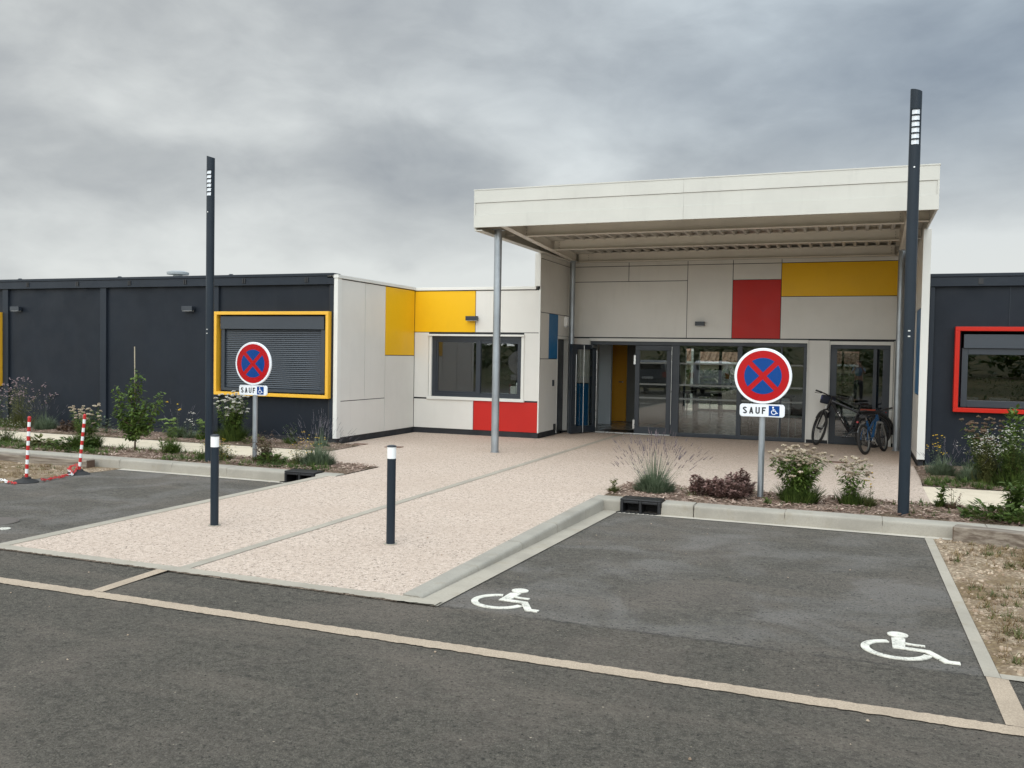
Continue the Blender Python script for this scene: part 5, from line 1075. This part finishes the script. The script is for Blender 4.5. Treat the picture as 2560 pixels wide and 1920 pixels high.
# ---- right front bed
lavender(-2.34, 10.98, .46, .58, 'large lavender with thin purple spikes in the right bed corner above the drain', 190, base=.24)
flowers(-2.80, 10.72, .10, .20, 'small sparse weed at the left tip of the right bed', 'weed', 9, None, 'olive', leaves=9)
sd1_ = sedum(-1.48, 10.90, .29, .31, 'round dark red sedum between the lavender and the road sign', 130); sedum(-1.32, 11.05, .19, .44, 'taller dark red sedum touching the road sign post', 50); sedum(-1.80, 10.85, .07, .36, 'small red sedum sprig right of the large lavender', 12)
yarrow(-.62, 11.0, .37, .54, 'tall cream-headed yarrow right of the right road sign', 105, 'cream', 'green', 1.7); yarrow(-.04, 11.1, .24, .46, 'sparse dry yarrow between the tall yarrow and the lamp column', 34, 'cream', 'green', .7)
flowers(.16, 11.02, .07, .33, 'thin weed with yellow flower left of the right lamp column', 'weed', 5, 'yellowf', 'olive', .013, 7)
flowers(.92, 11.35, .06, .27, 'upright narrow-leaved weed right of the lamp column', 'weed', 6, None, 'green', leaves=14, lsize=.06); flowers(1.05, 11.3, .12, .25, 'dry brown branching weed right of the upright weed', 'weed', 9, 'umbrown', 'brown', .006, 5)
broadleaf(1.38, 10.72, .30, .20, 'low dark green broad-leaved clump at the right edge of the bed', 240, .10); broadleaf(1.75, 10.62, .26, .16, 'low green leafy clump spilling over the kerb at the right edge', 170, .08, 'bright')
flowers(1.60, 10.95, .14, .38, 'bushy narrow-leaved weed standing over the leafy clump', 'weed', 16, None, 'green', leaves=26, lsize=.07)
flowers(-.95, 10.68, .07, .07, 'tiny green weed at the foot of the right road sign', 'weed', 6, None, 'bright', leaves=9)
# ---- right back bed
lavender(1.20, 14.5, .28, .42, 'grey-leaved lavender by the white corner trim', 30, 'greyspike', 'grey', .26, .08)
flowers(1.15, 14.75, .26, .48, 'yellow daisies behind the grey lavender', 'daisy', 14, 'yellowf', 'grey', .017, 8)
lavender(1.48, 14.0, .22, .34, 'grey lavender mound in the middle of the right back bed', 14, 'greyspike', 'grey', .24, .08)
yarrow(1.70, 14.35, .28, .74, 'tall plant with flat brown flower heads under the red framed window', 60, 'umbrown', 'green', 1.0)
flowers(1.72, 14.0, .36, .58, 'bushy white-flowered plant in front of the brown flower heads', 'daisy', 110, 'whitef', 'olive', .013, 12, dens=1.2); flowers(2.0, 13.75, .30, .70, 'white-flowered green shrub at the right edge below the red frame', 'daisy', 80, 'whitef', 'green', .013, 24, dens=1.5)
flowers(2.02, 14.2, .22, .95, 'tall bright-leaved shrub before the red framed window', 'shrub', 12, None, 'bright', leaves=26, lsize=.11, dens=1.0)
# ---- left front bed
def young_tree():
    x, y = -11.15, 11.45; t = plant('young_tree', x, y, 'young green tree tied to a thin stake in the left bed', 'tree'); T = MB(); F = Pl()
    T.tube([(x, y, 0), (x + .01, y, .25), (x - .01, y, .6), (x + .03, y, 1.15)], [.016, .013, .009, .004], 6)
    br = [((x, y, .22), (-.20, .05, .35), (-.42, .02, .68)), ((x, y, .25), (.10, -.05, .45), (.26, 0, .80)), ((x, y, .28), (.25, .03, .42), (.52, .0, .92)), ((x, y, .4), (-.25, -.03, .52), (-.36, .0, 1.0)), ((x, y, .35), (.03, .06, .8), (.06, .0, 1.25)), ((x, y, .2), (-.1, .05, .30), (-.28, .05, .42)), ((x, y, .3), (.2, -.04, .35), (.36, 0, .5)), ((x, y, .5), (-.02, -.05, .7), (-.08, 0, 1.05))]
    for b0, m, e_ in br:
        m = (x + m[0], y + m[1], m[2]); e_ = (x + e_[0], y + e_[1], e_[2]); T.tube([b0, m, e_], [.009, .006, .003], 5)
        for k in range(190):
            f = rr(.15, 1.05); p = tuple((1 - f) ** 2 * b0[i] + 2 * f * (1 - f) * m[i] + f * f * e_[i] + rr(-.075, .075) for i in range(3)); F.leaf(p, rr(.055, .095), rr(.036, .056), None, rr(-1.0, .4))
    for k in range(320): F.leaf((x + rr(-.30, .30), y + rr(-.12, .12), rr(.22, .72)), rr(.04, .07), rr(.02, .035), None, rr(-.8, .6))
    T.build('trunk', G['brown'], t, smooth=True); F.build('crown', 'bright', t); MB().cyl((x - .02, y + .03, 0), (x - .04, y + .03, 1.74), .008, n=8).build('stake', M['stake'], t)
young_tree()
yarrow(-12.0, 11.25, .36, .62, 'cream-headed yarrow with dense green base behind the leaning chain post', 26, 'cream', 'green', 2.0); broadleaf(-12.05, 11.0, .36, .22, 'dense green grassy clump below the yarrow at the left kerb', 240, .11, 'green'); broadleaf(-12.9, 11.15, .25, .16, 'low green rosette clump left of the yarrow', 130, .13, 'olive')
flowers(-13.9, 11.3, .45, .38, 'green flowering clump at the left edge of the front bed', 'daisy', 40, 'whitef', 'green', .008, 12)
yarrow(-10.28, 11.35, .17, .50, 'lime-headed plant left of the left lamp column', 12, 'lime', 'bright', 1.0); broadleaf(-10.3, 11.2, .15, .28, 'leafy green plant under the lime-headed plant', 70, .07, 'bright')
flowers(-9.30, 11.25, .18, .28, 'yellow-flowered weeds left of the left road sign', 'weed', 26, 'yellowf', 'green', .010, 12); flowers(-9.05, 11.1, .22, .22, 'low mixed weeds at the foot of the left lamp column', 'weed', 30, 'yellowf', 'olive', .007, 12); flowers(-9.35, 11.0, .12, .30, 'dark stringy weed before the left lamp column', 'weed', 8, None, 'green', leaves=6)
flowers(-8.35, 11.2, .34, .38, 'dry brown feathery plant right of the left road sign', 'dry_plant', 110, 'umbrown', 'brown', .006, 8); broadleaf(-8.15, 11.05, .26, .16, 'bright green grassy clump below the dry brown plant', 220, .09, 'green')
lavender(-7.45, 11.25, .48, .50, 'lavender with grey drooping spikes at the tip of the left bed', 80, 'greyspike', 'grey', .24, .10); flowers(-7.55, 11.2, .30, .42, 'yellow blossoms standing among the grey lavender', 'weed', 18, 'yellowf', 'grey', .012, 4); flowers(-7.75, 11.15, .18, .30, 'thin grasses between the green clump and grey lavender', 'grass_clump', 26, 'yellowf', 'olive', .006, 6)
# ---- left back bed
flowers(-16.3, 13.55, .60, .85, 'pale pink gaura at the left edge against the dark wall', 'gaura', 110, 'pink', 'olive', .018, 9, dens=1.2); flowers(-16.7, 13.3, .45, .50, 'green flowering clump under the pink gaura', 'daisy', 40, 'whitef', 'green', .010, 12)
lavender(-15.45, 13.45, .42, .50, 'grey lavender left of the red and white posts', 36, 'greyspike', 'grey', .24, .08); sedum(-14.7, 13.35, .28, .32, 'dark reddish clump against the dark wall', 26, 'brown'); broadleaf(-13.78, 13.4, .16, .36, 'upright green plant between the two chain posts and the young tree', 60, .09, 'grey')
yarrow(-14.25, 13.3, .22, .42, 'low cream yarrow next to the reddish clump', 12, 'cream', 'olive', .8); broadleaf(-12.9, 13.45, .14, .16, 'small dark green tuft left of the young tree', 50, .09, 'green')
lavender(-12.1, 13.5, .34, .50, 'dark wispy lavender behind the young tree', 22, 'greyspike', 'green', .20, .08); flowers(-12.05, 13.4, .12, .56, 'thin plant with orange flower behind the young tree', 'daisy', 3, 'yellowf', 'grey', .03, 5)
flowers(-11.75, 13.45, .20, .40, 'white flowered stems left of the left lamp column', 'daisy', 10, 'whitef', 'grey', .018, 6); yarrow(-11.35, 13.3, .14, .32, 'small lime plant beside the left lamp column', 10, 'lime', 'bright', .8)
yarrow(-10.72, 13.4, .34, .74, 'tall white-flowered yarrow below the yellow frame', 80, 'whitef', 'green', 1.8); broadleaf(-10.2, 13.35, .22, .16, 'low green clump right of the white-flowered yarrow', 90, .09, 'olive')
flowers(-9.6, 13.6, .18, .34, 'dark green wispy plant behind the left road sign', 'weed', 14, None, 'green', leaves=9); lavender(-8.85, 13.45, .30, .46, 'grey lavender spikes against the dark wall by the white corner', 24, 'greyspike', 'grey', .12, .09)

# ---- uncountable ground cover
def cover_tufts(name, m, regs, L, w=.006):
    P = Pl()
    for x0, x1, y0, y1, n, k, zf in regs:
        for _ in range(n):
            x, y = rr(x0, x1), rr(y0, y1); 
            if math.sin(x * 3.1 + y * 1.7) + math.sin(x * 1.3 - y * 4.1) + rr(-1, 1) < -.3: continue
            tuft(P, x, y, zf(y), k, L * rr(.5, 1.2), w, 1.2, 1.0)
    return tag(P.build(name, m, None), kind='stuff')
zz0 = lambda y: .01
cover_tufts('grass', 'green', [(-16, -9.9, 10.73, 11.05, 420, 11, zz0), (-9.9, -6.9, 10.74, 10.98, 120, 10, zz0), (-2.2, 3.5, 10.55, 11.6, 110, 8, zz0), (.9, 3.2, 13.45, 13.95, 260, 12, zz0), (-16, -9.5, 11.2, 11.6, 200, 8, zz0), (1.2, 3.2, 13.9, 15, 120, 12, zz0), (.6, 3.2, 11.3, 11.63, 120, 9, zz0)], .135, .012)
cover_tufts('low_weeds', 'bright', [(-16, -10.0, 10.73, 11.0, 300, 9, zz0), (-10.0, -6.95, 10.74, 10.95, 70, 8, zz0), (.7, 3.2, 10.56, 11.0, 60, 8, zz0), (1.0, 3.2, 13.45, 14.3, 120, 10, zz0), (-13, -9.9, 11.2, 11.6, 90, 8, zz0)], .12, .013)
cover_tufts('dry_grass', 'dry', [(.82, 3.4, 5.55, 9.95, 2000, 13, lambda y: zasp(y)), (-13.5, -10.6, 8.2, 10.15, 1000, 12, lambda y: zasp(y)), (-2.4, 3.5, 10.55, 11.6, 80, 6, zz0), (-14, -7, 10.73, 11.6, 100, 6, zz0)], .075, .007)
cover_tufts('weeds', 'olive', [(.85, 3.3, 5.6, 9.9, 560, 13, lambda y: zasp(y)), (-13.5, -10.6, 8.2, 10.15, 80, 10, lambda y: zasp(y)), (-14, -7, 10.73, 11.6, 240, 8, zz0), (.5, 3, 10.6, 11.5, 110, 8, zz0)], .085, .011)

# ================================================================== BEHIND AND BEYOND (seen through and in the glass)
def car(x, y, col, label):
    """hatchback, rear towards +Y"""
    t = empty('parked_car', (x, y, 0), label, 'car', 'cars parked behind the viewer'); prof = [(0, .35), (0, .75), (-.06, .98), (-.22, 1.50), (-.55, 1.60), (-1.9, 1.55), (-2.75, 1.05), (-3.75, .88), (-4.0, .62), (-4.0, .3), (-2.0, .22)]
    b = MB(); n = len(prof)
    for sx, k in ((-1, 1), (-1, 0), (1, 0), (1, 1)):
        for yy, zz in prof: w = .88 - (.16 * max(0, (zz - .95) / .65) if zz > .95 else 0) - (.05 if k else 0); b.v.append((sx * w, yy + y * 0 - (.02 if k and yy > -.3 else 0), zz + (0 if not k else 0)))
    ring = [1, 2]
    def V_(s_, i): return s_ * n + i
    for i in range(n):
        j = (i + 1) % n; b.f += [(V_(1, i), V_(1, j), V_(2, j), V_(2, i))]
    b.f += [tuple(V_(1, i) for i in range(n))[::-1], tuple(V_(2, i) for i in range(n))]; b.v = [(v[0] + x, v[1] + y, v[2]) for v in b.v]; body = b.build('body', M[col], t, bevel=.05)
    MB().obox((x, y - .115, 1.24), (.60, 0, 0), (0, .06, .20), (0, .012, -.004)).build('rear_window', M['car_glass'], t)
    for sx in (-1, 1):
        b = MB(); b.v = [(x + sx * .885, y - .5, 1.0), (x + sx * .885, y - 2.5, 1.0), (x + sx * .77, y - 1.85, 1.46), (x + sx * .76, y - .6, 1.50)]; b.f = [(0, 1, 2, 3)]; b.build('side_window', M['car_glass'], t); MB().box(x + sx * .80 - .09, x + sx * .80 + .09, y - .05, y + .02, .80, 1.05).build('tail_light', M['car_light'], t, bevel=.01)
        for yy in (-.75, -3.2): w = MB().cyl((x + sx * .70, y + yy, .31), (x + sx * .89, y + yy, .31), .31, n=24).build('wheel', M['rubber'], t, smooth=True); MB().cyl((x + sx * .885, y + yy, .31), (x + sx * .895, y + yy, .31), .19, n=16).build('hubcap', M['rim_grey'], w)
    MB().box(x - .86, x + .86, y - .02, y + .07, .38, .62).build('bumper', M[col], t, bevel=.03); MB().box(x - .26, x + .26, y + .003, y + .015, .72, .83).build('number_plate', M['band_white'], t)
car(-6.35, -2.3, 'car_white', 'white hatchback mirrored in the glazed screen'); car(-9.2, -2.3, 'car_dark', 'dark hatchback mirrored in the closed door leaf'); 

def person():
    t = empty('person', (0.0, -.42, 0), 'person in light blue top and dark trousers taking the photo, mirrored in the right door', 'person')
    def skin(name, m, verts, edges, rad, parent, lv=1):
        me = bpy.data.meshes.new(name); me.from_pydata(verts, edges, []); me.materials.append(M[m]); o = bpy.data.objects.new(name, me); COL.objects.link(o); o.parent = parent
        md = o.modifiers.new('skin', 'SKIN'); md.use_smooth_shade = True
        for i, r_ in enumerate(rad): d = me.skin_vertices[0].data[i]; d.radius = (r_, r_) if not isinstance(r_, tuple) else r_; d.use_root = (i == 0)
        s_ = o.modifiers.new('sub', 'SUBSURF'); s_.levels = lv; s_.render_levels = lv; return o
    v = [(0, 0, .95), (0, 0, 1.15), (0, 0, 1.36), (0, .01, 1.48), (0, .03, 1.56), (0, .05, 1.66)]; e_ = [(0, 1), (1, 2), (2, 3), (3, 4), (4, 5)]; r_ = [(.15, .11), (.13, .10), (.15, .105), .055, .085, .088]
    for sx in (-1, 1):
        k = len(v); v += [(sx * .17, 0, 1.38), (sx * .25, .12, 1.20), (sx * .13, .30, 1.42), (sx * .10, .34, 1.50)]; e_ += [(2, k), (k, k + 1), (k + 1, k + 2), (k + 2, k + 3)]; r_ += [.055, .042, .028, .03]
        for j in range(4): q = len(v); v += [(sx * (.085 - .0), .345 + j * .003, 1.52 + j * .018), (sx * .055, .375, 1.525 + j * .018)]; e_ += [(k + 3, q), (q, q + 1)]; r_ += [.009, .008]
        q = len(v); v += [(sx * .08, .31, 1.54)]; e_ += [(k + 3, q)]; r_ += [.010]
        k = len(v); v += [(sx * .10, 0, .86), (sx * .11, .01, .48), (sx * .12, -.01, .09), (sx * .13, .14, .04)]; e_ += [(0, k), (k, k + 1), (k + 1, k + 2), (k + 2, k + 3)]; r_ += [.085, .058, .042, .035]
    skin('body', 'skin', v, e_, r_, t)
    sv_ = [(0, 0, 1.02), (0, 0, 1.18), (0, 0, 1.38), (0, 0, 1.45)]; se = [(0, 1), (1, 2), (2, 3)]; sr = [(.175, .13), (.155, .12), (.17, .12), .08]
    for sx in (-1, 1): k = len(sv_); sv_ += [(sx * .18, 0, 1.39), (sx * .24, .09, 1.25)]; se += [(2, k), (k, k + 1)]; sr += [.072, .062]
    skin('shirt', 'cloth_blue', sv_, se, sr, t)
    tv = [(0, 0, .97), (0, 0, .90)]; te = [(0, 1)]; trr = [(.17, .125), (.16, .12)]
    for sx in (-1, 1): k = len(tv); tv += [(sx * .10, 0, .80), (sx * .11, .01, .48), (sx * .12, -.01, .12)]; te += [(1, k), (k, k + 1), (k + 1, k + 2)]; trr += [.10, .075, .06]
    skin('trousers', 'cloth_dark', tv, te, trr, t)
    skin('hair', 'hair', [(0, .01, 1.70), (0, -.02, 1.64), (0, -.03, 1.56)], [(0, 1), (1, 2)], [.085, .09, .06], t)
    fc = MB(); fc.cyl((0, .13, 1.64), (0, .155, 1.625), .014, .018, n=8)
    fc.build('nose', M['skin'], t, local=True)
    eb = MB()
    for sx in (-1, 1): eb.cyl((sx * .032, .125, 1.665), (sx * .032, .137, 1.665), .012, n=8)
    eb.build('eyes', M['hair'], t, local=True); MB().box(-.025, .025, .125, .136, 1.592, 1.60).build('mouth', M['car_light'], t, local=True)
    for sx in (-1, 1): MB().torus((sx * .088, .04, 1.65), (0, 1, 0), (0, 0, 1), .022, .008, 12, 6).build('ear', M['skin'], t, local=True)
person()
ph = MB().box(-.08, .08, -.050, -.042, 1.62, 1.70).build('phone', M['black'], bevel=.003); ph.location = (0, 0, .03); tag(ph, 'black phone held up by the photographer', 'phone')
def mass(name, m, pts, n, L, kind='stuff'):
    P = Pl()
    for (cx, cy, cz, rx_, ry_, rz_) in pts:
        for _ in range(n):
            a, b_, q = rr(0, 6.283), math.acos(rr(-1, 1)), rr(.6, 1) ** .5; P.leaf((cx + rx_ * q * math.sin(b_) * math.cos(a), cy + ry_ * q * math.sin(b_) * math.sin(a), cz + rz_ * q * math.cos(b_)), L * rr(.6, 1.3), L * rr(.4, .8))
    return tag(P.build(name, m, None), kind=kind)
mass('distant_trees', 'green', [(rr(-90, 60), rr(-75, -50), rr(1.2, 2.4), rr(4, 8), 3, rr(1.5, 3.5)) for _ in range(26)], 420, .9)
mass('hedge', 'green', [(rr(-45, 25), rr(-26, -20), .1, 2.6, 1.2, rr(.6, 1.0)) for _ in range(26)], 520, .16)
mass('hedge', 'green', [(-8.6 + i * .9, 40 + rr(-.5, .5), -.1, 1.1, .8, rr(1.25, 1.6)) for i in range(12)], 1500, .22)
sheet('terrace', M['sand'], [(-8, 29.46), (2, 29.46), (2, 34), (-8, 34)], -.01, thick=.3)
hs = empty('house', (-5, 56, -1.4), 'pale house with tiled roof seen through the hall and its rear window', 'house')
MB().box(-17, 6, 54, 62, -1.6, 1.48).build('wall', M['render_wall'], hs)
b = MB(); b.v = [(-17.6, 53.4, 1.52), (6.6, 53.4, 1.52), (6.6, 58, 3.4), (-17.6, 58, 3.4), (6.6, 62.6, 1.52), (-17.6, 62.6, 1.52)]; b.f = [(0, 1, 2, 3), (3, 2, 4, 5), (0, 3, 5), (1, 4, 2)]; rfh = b.build('roof', M['tiles'], hs)
rw = MB()
for i in range(56): xx = -17.5 + i * .43; rw.cyl((xx, 53.3, 1.54), (xx, 58, 3.46), .12, n=6)
tag(rw.build('tile_rows', M['tiles'], rfh, smooth=True), kind='stuff')
MB().box(-17.6, 6.6, 53.25, 53.4, 1.40, 1.52).build('gutter', M['white_trim'], hs)
for xx in (-5.62, -3.1, .3): tag(MB().box(xx - .12, xx + .12, 32.8, 33.04, -.01, 2.75).build('terrace_post', M['white_trim'], bevel=.01), {-5.62: 'white square post outside the rear window, leftmost', -3.1: 'white square post on the rear terrace behind the road sign', .3: 'white square post on the rear terrace at the right'}[xx], 'post', 'white terrace posts')
b = MB(); b.tube([(-5.0, 35.6, .12), (-4.3, 35.3, .22), (-3.4, 35.0, .42)], [.28, .34, .30], 12); tag(b.build('log', M['wood'], smooth=True), 'thick pale log lying behind the building', 'log')
